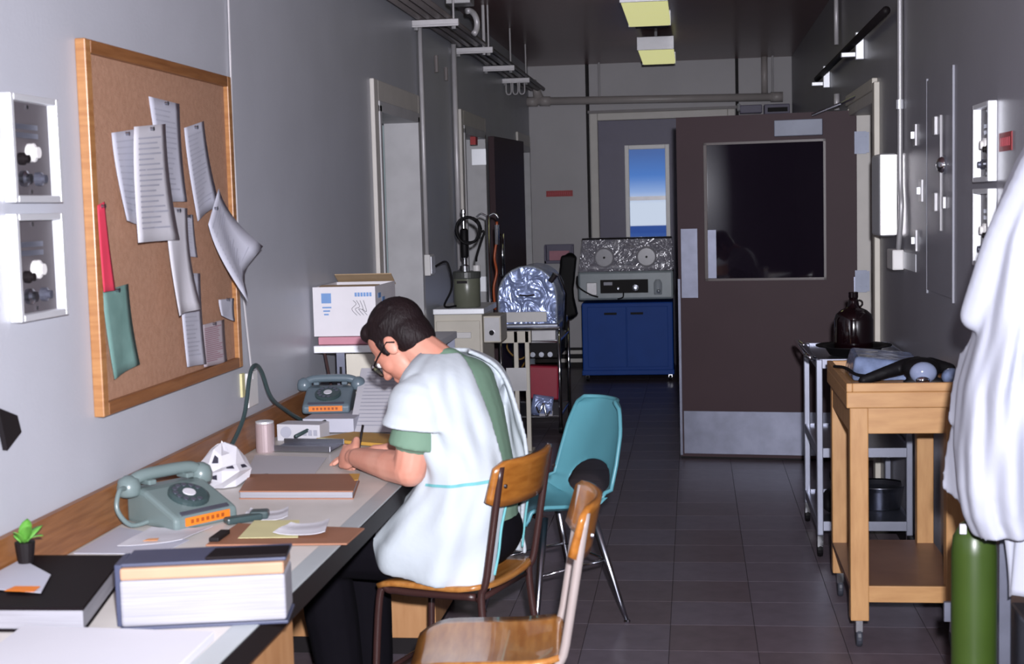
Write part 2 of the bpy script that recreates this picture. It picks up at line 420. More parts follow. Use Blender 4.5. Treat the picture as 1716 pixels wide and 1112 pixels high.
# ------------------------------------------------------------------ big brown door on the right
dr = empty_struct('door_5', (2.46, 8.43, 0), 'wide brown door swung open across the corridor')
YJ0, YJ1, HJ = OPR
f_ = MB().b(XR-0.025, XR+T+0.01, YJ1-0.04, YJ1+0.02, 0, HJ).b(XR-0.02, XR+T+0.01, YJ0-0.02, YJ0+0.03, 0, HJ+0.02).b(XR-0.02, XR+T+0.01, YJ0, YJ1, HJ-0.04, HJ+0.02)
f_.build('door_frame', m_trim, dr, world=True, bevel=0.004)
MB().b(XR-0.028, XR, YJ0-0.10, YJ0-0.02, 0, HJ+0.055).b(XR-0.028, XR, YJ0-0.02, YJ1+0.06, HJ+0.02, HJ+0.08).build('casing', m_cream, dr, world=True, bevel=0.004)
r_ = MB().b(XR+T+1.5, XR+T+1.53, 6.6, 9.2, 0, 2.6).b(XR+T, XR+T+1.5, 9.15, 9.2, 0, 2.6).b(XR+T, XR+T+1.5, 6.6, 6.65, 0, 2.6).b(XR+T, XR+T+1.5, 6.6, 9.2, 2.6, 2.63)
r_.build('room_wall', m_wallR, dr, world=True)
MB().b(XR+T, XR+T+1.5, 6.6, 9.2, -0.1, 0).b(XR, XR+T, YJ0, YJ1, -0.1, 0.0).build('room_floor', m_tiles[0], dr, world=True)
# leaf local: x from 0 (hinge) to -1.04, face toward -y at y=0
LD = Matrix.Translation((2.472, 8.40, 0)) @ Matrix.Rotation(math.radians(-7.5), 4, 'Z')
W = 1.045
def DL(mb): return mb.xf(LD)
wx0, wx1, wz0, wz1 = -0.885, -0.175, 1.075, 1.895
dlf = MB().b(-W, wx0, 0, 0.045, 0.012, 2.05).b(wx1, 0, 0, 0.045, 0.012, 2.05).b(wx0, wx1, 0, 0.045, wz1, 2.05).b(wx0, wx1, 0, 0.045, 0.012, wz0)
dleaf = DL(dlf).build('door_leaf', m_brown, dr, world=True)
def DP(name, m, mb, parent=dr, **k): return DL(mb).build(name, m, parent, world=True, **k)
bead = MB().b(wx0, wx0+0.018, 0.006, 0.04, wz0, wz1).b(wx1-0.014, wx1, 0.006, 0.04, wz0, wz1).b(wx0, wx1, 0.006, 0.04, wz1-0.014, wz1).b(wx0, wx1, 0.006, 0.04, wz0, wz0+0.014)
DP('glazing_bead', m_brownedge, bead)
DP('pane', m_glassdk, MB().b(wx0+0.01, wx1-0.01, 0.020, 0.026, wz0+0.01, wz1-0.01))
DP('kick_plate', m_alu, MB().b(-W+0.02, -0.02, -0.003, 0.0, 0.03, 0.29), bevel=0.001)
DP('push_plate', m_alu, MB().b(-W+0.018, -W+0.118, -0.003, 0.0, 0.975, 1.39), bevel=0.001)
DP('pane_plate', m_alu, MB().b(wx0+0.012, wx0+0.068, 0.015, 0.019, 1.09, 1.38), bevel=0.001)
DP('name_plate', mat('plate_pale', '#8f95a6', 0.5), MB().b(-0.465, -0.19, -0.055, 0.0, 1.915, 2.008), bevel=0.004)
DP('edge_guard', m_alu, MB().b(-W-0.004, -W+0.012, -0.004, 0.049, 0.02, 1.09), bevel=0.001)
DP('edge_guard', m_alu, MB().b(-0.02, 0.0, -0.004, 0.049, 0.3, 1.09), bevel=0.001)
for z in (1.80, 1.0):
    h_ = MB().b(-0.012, 0.055, -0.012, -0.008, z, z+0.128).b(-0.012, -0.002, -0.018, -0.008, z, z+0.128).b(0.0, 0.07, -0.010, -0.007, z+0.005, z+0.123)
    for q in (0.03, 0.1): h_.cyl((0.05, -0.02, z+q-0.0), (0.05, -0.01, z+q), 0.006, 8).cyl((0.02, -0.02, z+q), (0.02, -0.01, z+q), 0.006, 8)
    DP('hinge', mat('hinge_zinc', '#8d93a4', 0.5, 0.3), h_)
arm_ = MB().tube([(-0.25, -0.03, 2.03), (-0.08, -0.06, 2.09), (0.10, -0.75, 2.12)], 0.009, 8)
DP('closer_arm', m_steel, arm_)
DP('door_shoe', m_black, MB().b(-W, 0, 0.004, 0.041, 0.002, 0.012))

# ------------------------------------------------------------------ ceiling lights
def ceiling_light(y0, label):
    L = 1.14; x0, x1 = 1.13, 1.40
    t = thing('fluorescent_light', label, 'ceiling light', ((x0+x1)/2, y0+L/2, 2.70), group='ceiling fluorescent lights')
    MB().b(x0+0.01, x1-0.01, y0, y0+L, 2.745, 2.80).build('housing', m_white, t, world=True, bevel=0.01)
    MB().b(x0-0.005, x1+0.005, y0-0.006, y0, 2.70, 2.80).build('end_plate', m_galv, t, world=True, bevel=0.004)
    MB().b(x0-0.005, x1+0.005, y0+L, y0+L+0.006, 2.70, 2.80).build('end_plate', m_galv, t, world=True, bevel=0.004)
    MB().b(x0, x1, y0, y0+L, 2.70, 2.745).build('diffuser', m_emit, t, world=True, bevel=0.012)
    hb = MB().cyl(((x0+x1)/2, y0+0.2, 2.80), ((x0+x1)/2, y0+0.2, ZC), 0.012, 8); hb.build('hanger', m_galv, t, world=True)
    hb = MB().cyl(((x0+x1)/2, y0+L-0.2, 2.80), ((x0+x1)/2, y0+L-0.2, ZC), 0.012, 8); hb.build('hanger', m_galv, t, world=True)
ceiling_light(8.28, 'yellowish fluorescent ceiling light, the nearer one cut by the top of the picture')
ceiling_light(10.87, 'yellowish fluorescent ceiling light, the farther one nearest the end wall')
tag(MB().b(1.15, 1.38, 9.75, 10.02, 2.76, ZC).cyl((1.265, 9.885, 2.75), (1.265, 9.885, 2.76), 0.03).build('ceiling_junction_box', m_dark, bevel=0.006), 'dark junction box on ceiling between the two fluorescent lights', 'junction box')

# ------------------------------------------------------------------ overhead pipes left
HB = [(7.82, 0.262, 'white pipe hanger bar above the nearest left doorway'), (9.25, 0.25, 'second white pipe hanger bar from the camera'), (10.5, 0.235, 'third white pipe hanger bar from the camera'), (11.56, 0.225, 'farthest white pipe hanger bar with hooks below')]
for i, (y, x1, lab) in enumerate(HB):
    t = thing('pipe_hanger', lab, 'pipe hanger', (0, y, 2.575), group='pipe hangers along left wall')
    MB().b(0.0, x1, y-0.02, y+0.02, 2.56, 2.59).b(0.0, x1, y-0.022, y-0.016, 2.55, 2.562).build('bar', m_hanger, t, world=True, bevel=0.003)
    xs = [x1-0.025] if i else [x1-0.03, 0.20]
    for x in ([x1-0.03] if i != 1 else [x1-0.03, x1-0.06]):
        r = MB().cyl((x, y, 2.54), (x, y, ZC), 0.006 if not (i == 1 and x < x1-0.04) else 0.011, 8); r.build('rod', m_hanger, t, world=True)
    for xx in (x1-0.03, 0.02): MB().cyl((xx, y, 2.536), (xx, y, 2.555), 0.013, 6).build('nut', m_galv, t, world=True)
    if i == 3:
        for k in range(3):
            x = 0.05+k*0.055
            MB().tube(bez([(x-0.02, y, 2.56), (x-0.02, y, 2.48), (x, y, 2.46), (x+0.02, y, 2.48), (x+0.02, y, 2.56)], 6), 0.006, 8).build('hook', m_hanger, t, world=True)
for k, (x, r, lab) in enumerate([(0.035, 0.022, 'grey overhead pipe closest to the left wall'), (0.09, 0.016, 'thin grey overhead pipe second from left wall'), (0.145, 0.025, 'grey overhead pipe third from left wall'), (0.20, 0.014, 'thin grey overhead pipe farthest from left wall')]):
    tag(MB().cyl((x, 4.5, 2.592+r), (x, 12.9, 2.592+r), r, 12).build('overhead_pipe', m_pipegrey, smooth=True), lab, 'pipe', 'overhead pipes')
tag(MB().tube([(0.235, 8.12, 2.70), (0.235, 8.13, ZC)], 0.014, 10).tube(arc((0.255, 8.25, 2.62), 0.07, -60, 110, 10, ((0.5, 0.86, 0), (0, 0, 1))), 0.018, 10).build('pipe_elbow', m_hanger, smooth=True), 'curved pale pipe elbow beside the first pipe hanger', 'pipe')
tag(MB().b(0.16, 0.30, 8.0, 8.15, 2.70, 2.74).b(0.19, 0.27, 8.03, 8.12, 2.74, ZC).build('ceiling_bracket', m_galv, bevel=0.004), 'grey bracket on ceiling above the first pipe hanger', 'bracket')
tag(MB().cyl((0.025, 7.90, 1.29), (0.025, 7.90, 2.57), 0.013, 10).build('conduit', m_hanger, smooth=True), 'white vertical conduit running down to the socket past first left doorway', 'conduit')
tag(MB().cyl((0.028, 9.02, 1.15), (0.028, 9.02, 2.59), 0.017, 10).build('conduit', m_hanger, smooth=True), 'white vertical conduit just before second left doorway', 'conduit')
tag(MB().cyl((0.02, 8.42, 2.36), (0.02, 8.42, 2.46), 0.012, 8).cyl((0.02, 8.75, 2.34), (0.02, 8.75, 2.42), 0.012, 8).build('wall_stub', m_pipegrey), 'short grey stubs high on the left wall between two conduits', 'pipe stub')
t = thing('wall_socket', 'white wall socket at the foot of the conduit', 'socket', (0.0, 7.93, 1.24))
MB().b(0, 0.045, 7.89, 8.02, 1.17, 1.29).build('box', m_white, t, world=True, bevel=0.005)
MB().b(0.045, 0.052, 7.90, 8.01, 1.18, 1.28).build('plate', m_bright, t, world=True, bevel=0.002)
tag(MB().tube(bez([(0.06, 7.97, 1.22), (0.13, 7.96, 1.24), (0.15, 7.98, 1.1), (0.10, 8.0, 0.99), (0.16, 8.05, 0.985)], 8), 0.006, 8).build('power_cord', m_black, smooth=True), 'black cord hanging from the white wall socket', 'cord')

# end wall pipe etc
t = thing('horizontal_pipe', 'fat cream pipe crossing the end wall above the door', 'pipe', (1.2, 13.28, 2.5))
MB().tube([(-0.0, 13.28, 2.525), (2.36, 13.28, 2.485)], 0.036, 16).build('pipe', m_pipe, t, world=True, smooth=True)
for x in (0.12, 0.0): MB().tube([(x, 13.28, 2.523), (x+0.10, 13.28, 2.521)], 0.045, 16).build('coupling', m_pipe, t, world=True, smooth=True)
MB().tube([(2.25, 13.28, 2.487), (2.36, 13.28, 2.485)], 0.046, 16).build('coupling', m_pipe, t, world=True, smooth=True)
MB().cyl((0.11, 13.28, 2.55), (0.07, 13.28, 2.72), 0.05, 12, 0.02).build('tee', m_pipe, t, world=True, smooth=True)
for x in (0.68, 2.27): MB().cyl((x, 13.28, 2.50), (x, 13.28, ZC), 0.010, 8).build('rod', m_hanger, t, world=True)
tag(MB().cyl((2.20, 13.36, 2.53), (2.20, 13.36, ZC), 0.03, 12).build('riser_pipe', m_pipe, smooth=True), 'short vertical pipe rising to ceiling at right of end wall', 'pipe')
tag(MB().b(0.147, 0.400, YE-0.006, YE, 1.632, 1.688).build('red_sign', m_red), 'red sign strip on the end wall', 'sign')
so = C.objects['red_sign']
sg = MB()
for k in range(11): sg.b(0.165+k*0.02, 0.177+k*0.02, YE-0.0075, YE-0.006, 1.650, 1.672)
sg.build('lettering', mat('sign_letter', '#c4505a', 0.6), so, world=True)
t = thing('door_operator', 'purple-grey operator boxes above the end door', 'door operator', (2.15, 13.35, 2.36))
MB().b(1.97, 2.17, 13.25, YE, 2.345, 2.42).build('box', m_purple, t, world=True, bevel=0.006)
MB().b(2.19, 2.42, 13.25, YE, 2.33, 2.42).build('box', m_purple, t, world=True, bevel=0.006)
MB().b(2.22, 2.40, 13.245, 13.25, 2.35, 2.39).build('slot', m_dark, t, world=True)
MB().cyl((1.96, 13.24, 2.37), (1.96, 13.27, 2.43), 0.015, 8).build('lever', m_bright, t, world=True)
t = thing('wall_holder', 'pink-edged plastic holder low on the end wall', 'holder', (0.25, 13.38, 1.0))
MB().b(0.12, 0.40, 13.34, YE, 1.0, 1.03).b(0.12, 0.14, 13.34, YE, 1.0, 1.17).b(0.38, 0.40, 13.34, YE, 1.0, 1.17).b(0.12, 0.40, 13.40, YE, 1.0, 1.18).build('tray', m_purple, t, world=True, bevel=0.004)
MB().b(0.17, 0.36, 13.335, 13.35, 1.03, 1.12).build('card', m_pink, t, world=True)

# ------------------------------------------------------------------ right wall fittings
def bracket(y0, lab):
    t = thing('strut_bracket', lab, 'bracket', (XR, y0, 2.36), group='strut brackets on right wall')
    MB().b(XR-0.045, XR, y0-0.02, y0+0.02, 2.285, 2.43).build('channel', m_bright, t, world=True, bevel=0.004)
    MB().b(XR-0.12, XR-0.045, y0-0.02, y0+0.02, 2.30, 2.325).build('arm', m_bright, t, world=True, bevel=0.003)
bracket(9.75, 'farther bright strut bracket high on the right wall'); bracket(7.85, 'nearer bright strut bracket high on the right wall')
tag(MB().tube([(XR-0.055, 10.1, 2.375), (XR-0.055, 6.55, 2.375)], 0.020, 12).build('black_pipe', m_dark, smooth=True), 'dark pipe carried by the strut brackets on the right wall', 'pipe')
tag(MB().tube([(XR-0.03, 9.0, 2.49), (XR-0.03, 9.0, ZC)], 0.014, 10).build('pipe_stub', m_hanger, smooth=True), 'pale pipe stub hanging from ceiling at right wall', 'pipe')
tag(MB().tube([(XR-0.03, 9.0, 2.09), (XR-0.03, 9.0, 2.19)], 0.018, 10).build('pipe_stub', m_hanger, smooth=True), 'short pale pipe stub above the brown door hinge', 'pipe')
t = thing('wall_conduit', 'pale conduit running down right wall to a switch box', 'conduit', (XR-0.03, 6.46, 1.30))
MB().tube(bez([(XR-0.016, 6.40, ZC), (XR-0.016, 6.40, 2.0), (XR-0.016, 6.40, 1.62), (XR-0.016, 6.37, 1.5), (XR-0.022, 6.42, 1.31)], 4), 0.012, 10).build('tube', m_galv, t, world=True, smooth=True)
MB().cyl((XR-0.017, 6.40, 1.93), (XR-0.017, 6.40, 1.97), 0.016, 12).build('coupling', m_bright, t, world=True)
t = thing('switch_box', 'white switch box at the foot of the right wall conduit', 'switch', (XR, 6.35, 1.26))
MB().b(XR-0.05, XR, 6.40, 6.58, 1.225, 1.315).build('box', m_white, t, world=True, bevel=0.006)
MB().b(XR-0.004, XR, 6.05, 6.39, 1.232, 1.308).build('plate', m_bright, t, world=True, bevel=0.002)  # thin bright strip standing in for the blurred reflection on the wall
t = thing('towel_dispenser', 'bright metal dispenser on right wall beside the door casing', 'dispenser', (XR, 6.8, 1.37))
MB().b(XR-0.080, XR, 6.60, 6.88, 1.37, 1.745).build('case', m_bright, t, world=True, bevel=0.012)
MB().b(XR-0.077, XR-0.002, 6.594, 6.600, 1.375, 1.74).build('front', mat('dispenser_steel', '#f6f2f2', 0.32, 0.9, var=0.01), t, world=True, bevel=0.002)
t = thing('service_panel', 'flush grey service panel with bright edges on right wall', 'panel', (XR, 5.47, 1.17))
MB().b(XR-0.006, XR, 5.20, 5.745, 1.18, 1.995).build('plate', m_wallR, t, world=True)
for y in (5.19, 5.755):
    MB().b(XR-0.007, XR, y-0.003, y+0.003, 1.165, 2.005).build('edge_trim', mat('trim_dull', '#8b8c96', 0.5), t, world=True)
for (y, z) in ((5.52, 1.81), (5.52, 1.525)):
    MB().b(XR-0.020, XR-0.006, y-0.03, y+0.03, z-0.035, z+0.035).build('switch_plate', m_galv, t, world=True, bevel=0.003)
MB().cyl((XR-0.02, 5.34, 1.42), (XR-0.02, 5.34, 1.84), 0.006, 8).build('rod', m_galv, t, world=True)
MB().lathe([(0.035, 0), (0.034, 0.012), (0.022, 0.026), (0.006, 0.032)], (XR-0.006, 5.34, 1.66), 16, Matrix.Rotation(-math.pi/2, 3, 'Y')).build('pilot_lamp', m_chrome, t, world=True, smooth=True)
MB().b(XR-0.02, XR-0.006, 5.31, 5.37, 1.50, 1.545).build('switch_plate', m_galv, t, world=True, bevel=0.003)
for (y, z, lab) in ((6.06, 1.80, 'upper pale switch plate left of the service panel'), (5.90, 1.57, 'middle pale switch plate left of the service panel'), (6.05, 1.365, 'lower pale switch plate left of the service panel')):
    t = thing('switch_plate', lab, 'switch', (XR, y, z))
    MB().b(XR-0.010, XR, y-0.035, y+0.035, z-0.045, z+0.045).build('plate', m_galv, t, world=True, bevel=0.002)
    MB().b(XR-0.022, XR-0.010, y-0.008, y+0.008, z-0.014, z+0.014).build('toggle', m_bright, t, world=True)

def gas_box(side, y0, z0, lab, seed):
    """recessed steel outlet box with raised frame; side -1 = left wall, +1 = right wall"""
    rnd = random.Random(seed)
    w, h, d = 0.245, 0.245, 0.028
    X = 0.0 if side < 0 else XR
    s_ = 1 if side < 0 else -1            # direction out of the wall
    t = thing('outlet_box', lab, 'outlet box', (X, y0+w/2, z0), group='steel outlet boxes')
    def B(xa, xb, ya, yb, za, zb): return MB().b(X+s_*xa, X+s_*xb, ya, yb, za, zb)
    k = 0.016
    for (ya, yb, za, zb) in ((y0, y0+k, z0, z0+h), (y0+w-k, y0+w, z0, z0+h), (y0+k, y0+w-k, z0+h-k, z0+h), (y0+k, y0+w-k, z0, z0+k)):
        B(0, d, ya, yb, za, zb).build('frame_bar', m_bright, t, world=True, bevel=0.003)
    B(0, 0.004, y0+k, y0+w-k, z0+k, z0+h-k).build('back_plate', mat('outlet_plate', '#575256', 0.6, spec=0.2), t, world=True)
    for i, zz in enumerate((0.175, 0.155)):
        B(0.004, 0.006, y0+0.05, y0+0.17, z0+zz-0.007, z0+zz+0.005).build('label_plate', m_alu, t, world=True)
    R_ = Matrix.Rotation(s_*math.pi/2, 3, 'Y')
    for (yy, zz, r, m) in ((0.125, 0.115, 0.022, m_white), (0.075, 0.10, 0.014, m_dark), (0.08, 0.055, 0.018, m_steel), (0.155, 0.055, 0.016, m_alu)):
        MB().lathe([(r, 0), (r, 0.012), (r*0.6, 0.016), (r*0.6, 0.024)], (X+s_*0.004, y0+yy, z0+zz), 14, R_).build('outlet_knob', m, t, world=True, smooth=False)
    for zz in (0.025, 0.22): MB().lathe([(0.005, 0), (0.005, 0.003)], (X+s_*0.004, y0+w/2, z0+zz), 8, R_).build('screw', m_chrome, t, world=True)
gas_box(-1, 3.005, 1.588, 'upper steel outlet box on left wall beside the cork board', 1)
gas_box(-1, 3.000, 1.318, 'lower steel outlet box on left wall beside the cork board', 2)
gas_box(1, 4.475, 1.588, 'upper steel outlet box on right wall above the white coat', 3)
gas_box(1, 4.475, 1.322, 'lower steel outlet box on right wall behind the white coat', 4)
o = tag(MB().b(XR-0.003, XR, 4.27, 4.44, 1.675, 1.730).build('red_label', mat('label_dark_red', '#8a1c22', 0.6)), 'small red label on right wall beside the outlet boxes', 'label')
lt = MB()
for k in range(6): lt.b(XR-0.004, XR-0.003, 4.29+k*0.023, 4.303+k*0.023, 1.69, 1.715)
lt.build('lettering', MATS['sign_letter'], o)

# ------------------------------------------------------------------ cork board with papers
t = thing('cork_board', 'large cork notice board in an oak frame on left wall', 'notice board', (0, 3.98, 1.04))
y0, y1, z0, z1 = 3.415, 4.545, 1.040, 1.998
MB().b(0.0, 0.012, y0+0.02, y1-0.02, z0+0.02, z1-0.02).build('cork', m_cork, t, world=True)
fw = 0.034
for (a, b_, c, d) in ((y0, y0+fw, z0, z1), (y1-fw, y1, z0, z1)): MB().b(0, 0.028, a, b_, c, d).build('frame_side', m_oak, t, world=True, bevel=0.003)
for (a, b_, c, d) in ((y0+fw, y1-fw, z0, z0+fw), (y0+fw, y1-fw, z1-fw, z1)): MB().b(0, 0.028, a, b_, c, d).build('frame_rail', m_oakY, t, world=True, bevel=0.003)
PAP = [
 ('notice_sheet', [(3.85,1.885),(4.09,1.88),(4.08,1.59),(3.92,1.59)], 0.016, m_paper2, 'tall white sheet pinned highest on the cork board', 0.012, 8),
 ('notice_sheet', [(3.575,1.77),(3.76,1.79),(3.76,1.52),(3.59,1.54)], 0.018, m_paper2, 'greyish sheet at the left edge of the pinned cluster', 0.02, 6),
 ('notice_sheet', [(3.67,1.79),(3.90,1.81),(3.91,1.48),(3.60,1.48)], 0.042, m_paper, 'widest white sheet pinned left of centre on cork board', 0.02, 9),
 ('notice_sheet', [(3.88,1.575),(4.05,1.57),(4.04,1.27),(3.85,1.265)], 0.040, m_paper, 'long curled white sheet at centre of cork board', 0.03, 0),
 ('notice_sheet', [(4.11,1.81),(4.285,1.84),(4.35,1.58),(4.14,1.53)], 0.020, m_paper2, 'slanted white sheet at upper right of cork board', 0.015, 8),
 ('notice_sheet', [(4.20,1.52),(4.31,1.63),(4.53,1.44),(4.33,1.27)], 0.050, m_paper2, 'white sheet curling off the right frame of cork board', 0.06, 7),
 ('notice_note', [(4.31,1.28),(4.46,1.275),(4.44,1.20),(4.31,1.23)], 0.034, m_paper2, 'small note below the sheet curling off the frame', 0.006, 0),
 ('notice_note', [(4.06,1.55),(4.16,1.55),(4.17,1.42),(4.05,1.43)], 0.017, m_paper2, 'small typed card between two long sheets', 0.004, 6),
 ('notice_sheet', [(4.01,1.38),(4.19,1.37),(4.18,1.09),(4.01,1.10)], 0.020, m_paper2, 'white sheet pinned lowest on the cork board', 0.010, 9),
 ('notice_card', [(4.18,1.21),(4.40,1.21),(4.40,1.07),(4.18,1.08)], 0.018, mat('card_grey', '#b7acb2', 0.6), 'printed card with reddish lines in lower right corner', 0.004, -9),
 ('notice_strip', [(3.43,1.58),(3.475,1.59),(3.505,1.36),(3.43,1.36)], 0.032, m_redpaper, 'narrow red paper strip beside left frame of cork board', 0.004, 0),
 ('notice_sheet', [(3.46,1.36),(3.63,1.37),(3.65,1.15),(3.475,1.13)], 0.020, m_green, 'green sheet in lower left corner of cork board', 0.012, 0)]
def quad_pt(q, u, v, xo, curl):
    a, b_, c, d = q
    y = (a[0]*(1-u)+b_[0]*u)*(1-v)+(d[0]*(1-u)+c[0]*u)*v
    z = (a[1]*(1-u)+b_[1]*u)*(1-v)+(d[1]*(1-u)+c[1]*u)*v
    return Vector((xo+curl*(v**2)*0.9+curl*0.35*math.sin(u*5+v*2)*v, y, z))
for nm, q, xo, m, lab, curl, nl in PAP:
    o = tag(MB().grid(lambda u, v: quad_pt(q, u, v, xo, curl), 6, 10).build(nm, m, smooth=True, solid=0.001), lab, 'paper', 'papers pinned on the cork board')
    if nl:
        lm = MB(); col = m_ink if nl > 0 else mat('ink_red', '#94566a', 0.7)
        for i in range(abs(nl)*2):
            v = 0.10+i*0.82/(abs(nl)*2); u1 = 0.55+0.33*random.random()
            P = [quad_pt(q, u, vv, xo, curl)+Vector((0.0012, 0, 0)) for (u, vv) in ((0.12, v), (u1/2+.06, v), (u1/2+.06, v+0.014), (0.12, v+0.014))]
            P2 = [quad_pt(q, u, vv, xo, curl)+Vector((0.0012, 0, 0)) for (u, vv) in ((u1/2+.06, v), (u1, v), (u1, v+0.014), (u1/2+.06, v+0.014))]
            lm.add(P, [(0,1,2,3)]); lm.add(P2, [(0,1,2,3)])
        k = lm.build('typed_lines', col, o); k['kind'] = 'stuff'
    a = quad_pt(q, 0.5, 0.03, xo, curl)
    MB().lathe([(0.005, 0), (0.004, 0.006), (0.006, 0.010)], a+Vector((0.001, 0, 0)), 8, Matrix.Rotation(math.pi/2, 3, 'Y')).build('pin', m_steel, o)

# telephone wire, jack and cord on left wall
tag(MB().tube([(0.006, 4.64, ZC), (0.006, 4.605, 1.86), (0.006, 4.617, 1.40), (0.010, 4.68, 1.03), (0.012, 4.69, 0.98)], 0.0035, 6).build('wall_wire', m_hanger), 'thin white wire running down left wall beside the cork board', 'wire')
t = thing('telephone_jack', 'white telephone jack plate on left wall above the backsplash', 'wall plate', (0, 4.69, 0.94))
MB().b(0, 0.012, 4.635, 4.745, 0.885, 1.005).build('plate', m_white, t, world=True, bevel=0.004)
MB().b(0, 0.008, 4.585, 4.615, 0.93, 1.01).build('tag_strip', m_yell2, t, world=True)

# ------------------------------------------------------------------ desk
DZ = 0.74
t = thing('desk', 'long built-in desk with grey laminate top along left wall', 'desk', (0.33, 3.7, 0))
DY0, DY1 = 1.2, 5.42
MB().b(0.004, 0.615, DY0, DY1, DZ-0.03, DZ).build('desktop', m_lam, t, world=True)
MB().b(0.615, 0.666, DY0, DY1, DZ-0.004, DZ+0.0015).build('edge_strip', m_edge, t, world=True, bevel=0.002)
MB().b(0.615, 0.668, DY0, DY1, DZ-0.055, DZ-0.004).build('shaded_edge', m_dark, t, world=True)  # desk front face coloured dark to give the shade below the edge strip
struct(MB().b(0.0, 0.022, DY0, DY1, DZ+0.0015, DZ+0.115).build('trim_1', m_oakY, bevel=0.003), 'varnished oak backsplash board along left wall above the desk')
def pedestal(ya, yb):
    MB().b(0.04, 0.60, ya, yb, 0.06, DZ-0.03).build('pedestal', m_pedest, t, world=True, bevel=0.003)
    n = 3
    for i in range(n):
        z_0 = 0.09+i*(DZ-0.14)/n
        d = MB().b(0.60, 0.618, ya+0.02, yb-0.02, z_0, z_0+(DZ-0.14)/n-0.012).build('drawer', m_pedest, t, world=True, bevel=0.003)
        MB().tube([(0.618, (ya+yb)/2-0.05, z_0+0.1), (0.64, (ya+yb)/2-0.04, z_0+0.1), (0.64, (ya+yb)/2+0.04, z_0+0.1), (0.618, (ya+yb)/2+0.05, z_0+0.1)], 0.005, 8).build('handle', m_steel, d, world=True)
    MB().b(0.06, 0.57, ya+0.01, yb-0.01, 0, 0.06).build('plinth', m_dark, t, world=True)
pedestal(2.15, 3.05); pedestal(4.72, 5.40)

def flat_sheet(name, pts, z, m, lab, cat='paper', th=0.0012, group=None, curl=0.0):
    q = [Vector((p[0], p[1], z)) for p in pts]
    def fn(u, v):
        p = (q[0]*(1-u)+q[1]*u)*(1-v)+(q[3]*(1-u)+q[2]*u)*v
        return p+Vector((0, 0, curl*(abs(u-0.5)*2)**3+0.3*curl*math.sin(v*4)**2))
    return tag(MB().grid(fn, 8, 6).build(name, m, solid=th), lab, cat, group)
def slab(name, pts, z0, z1, m, parent=None, bevel=0.002):
    return MB().prism([(p[0], p[1]) for p in pts], z1-z0, z0).build(name, m, parent, world=True, bevel=bevel)
def rq(cx, cy, w, d, a):
    a = math.radians(a); c, s = math.cos(a), math.sin(a)
    return [(cx+x*c-y*s, cy+x*s+y*c) for (x, y) in ((-w/2,-d/2),(w/2,-d/2),(w/2,d/2),(-w/2,d/2))]
def grow(q, k):
    cx = sum(p[0] for p in q)/4; cy = sum(p[1] for p in q)/4
    return [(cx+(p[0]-cx)*k, cy+(p[1]-cy)*k) for p in q]

# foreground books
t = thing('black_book', 'thin black hardcover book lying at lower left of the desk', 'book', (0.17, 2.78, DZ))
q = [(0.04, 2.565), (0.335, 2.572), (0.245, 2.99), (0.03, 2.985)]
slab('cover', q, DZ, DZ+0.005, m_bookblk, t); slab('page_block', grow(q, 0.975), DZ+0.005, DZ+0.044, m_pages, t); slab('cover', q, DZ+0.044, DZ+0.050, m_bookblk, t)
o = flat_sheet('loose_sheet', [(0.03, 2.70), (0.205, 2.66), (0.16, 2.80), (0.03, 2.93)], DZ+0.054, m_paper2, 'loose sheet with orange tab lying on the black book')
MB().prism([(0.125, 2.665), (0.19, 2.66), (0.185, 2.70), (0.13, 2.70)], 0.001, DZ+0.056).build('tab', m_orange, o, world=True)
t = thing('thick_book', 'thick heavy book with slate cover in the foreground on the desk', 'book', (0.55, 2.68, DZ))
q = [(0.405, 2.585), (0.720, 2.650), (0.70, 2.765), (0.385, 2.70)]
slab('cover', grow(q, 1.02), DZ, DZ+0.007, m_bookgrey, t); slab('page_block', q, DZ+0.007, DZ+0.100, m_pages, t, 0.006)
slab('tan_section', grow(q, 0.99), DZ+0.100, DZ+0.124, m_booktan, t, 0.004)
q2 = [(p[0], p[1]+0.012) for p in q]
slab('cover', q2, DZ+0.124, DZ+0.131, m_bookgrey, t); slab('clip', [(0.565, 2.63), (0.722, 2.662), (0.708, 2.735), (0.56, 2.705)], DZ+0.131, DZ+0.138, m_bookblk, t)
slab('spine', [(0.390, 2.60), (0.404, 2.60), (0.384, 2.70), (0.372, 2.695)], DZ+0.004, DZ+0.128, m_bookgrey, t)
t = thing('paper_stack', 'white stack of paper at bottom edge of the picture on the desk', 'paper stack', (0.40, 2.38, DZ))
slab('sheets', [(0.24, 2.22), (0.62, 2.22), (0.612, 2.535), (0.215, 2.555)], DZ, DZ+0.018, m_paper, t); slab('top_sheet', [(0.245, 2.21), (0.618, 2.225), (0.61, 2.53), (0.218, 2.553)], DZ+0.0185, DZ+0.0195, m_paper, t, 0)
flat_sheet('grey_sheet', [(0.04, 2.30), (0.20, 2.30), (0.21, 2.46), (0.05, 2.53)], DZ+0.006, m_paper2, 'greyish sheet in the lower left corner beside the paper stack', curl=0.01)

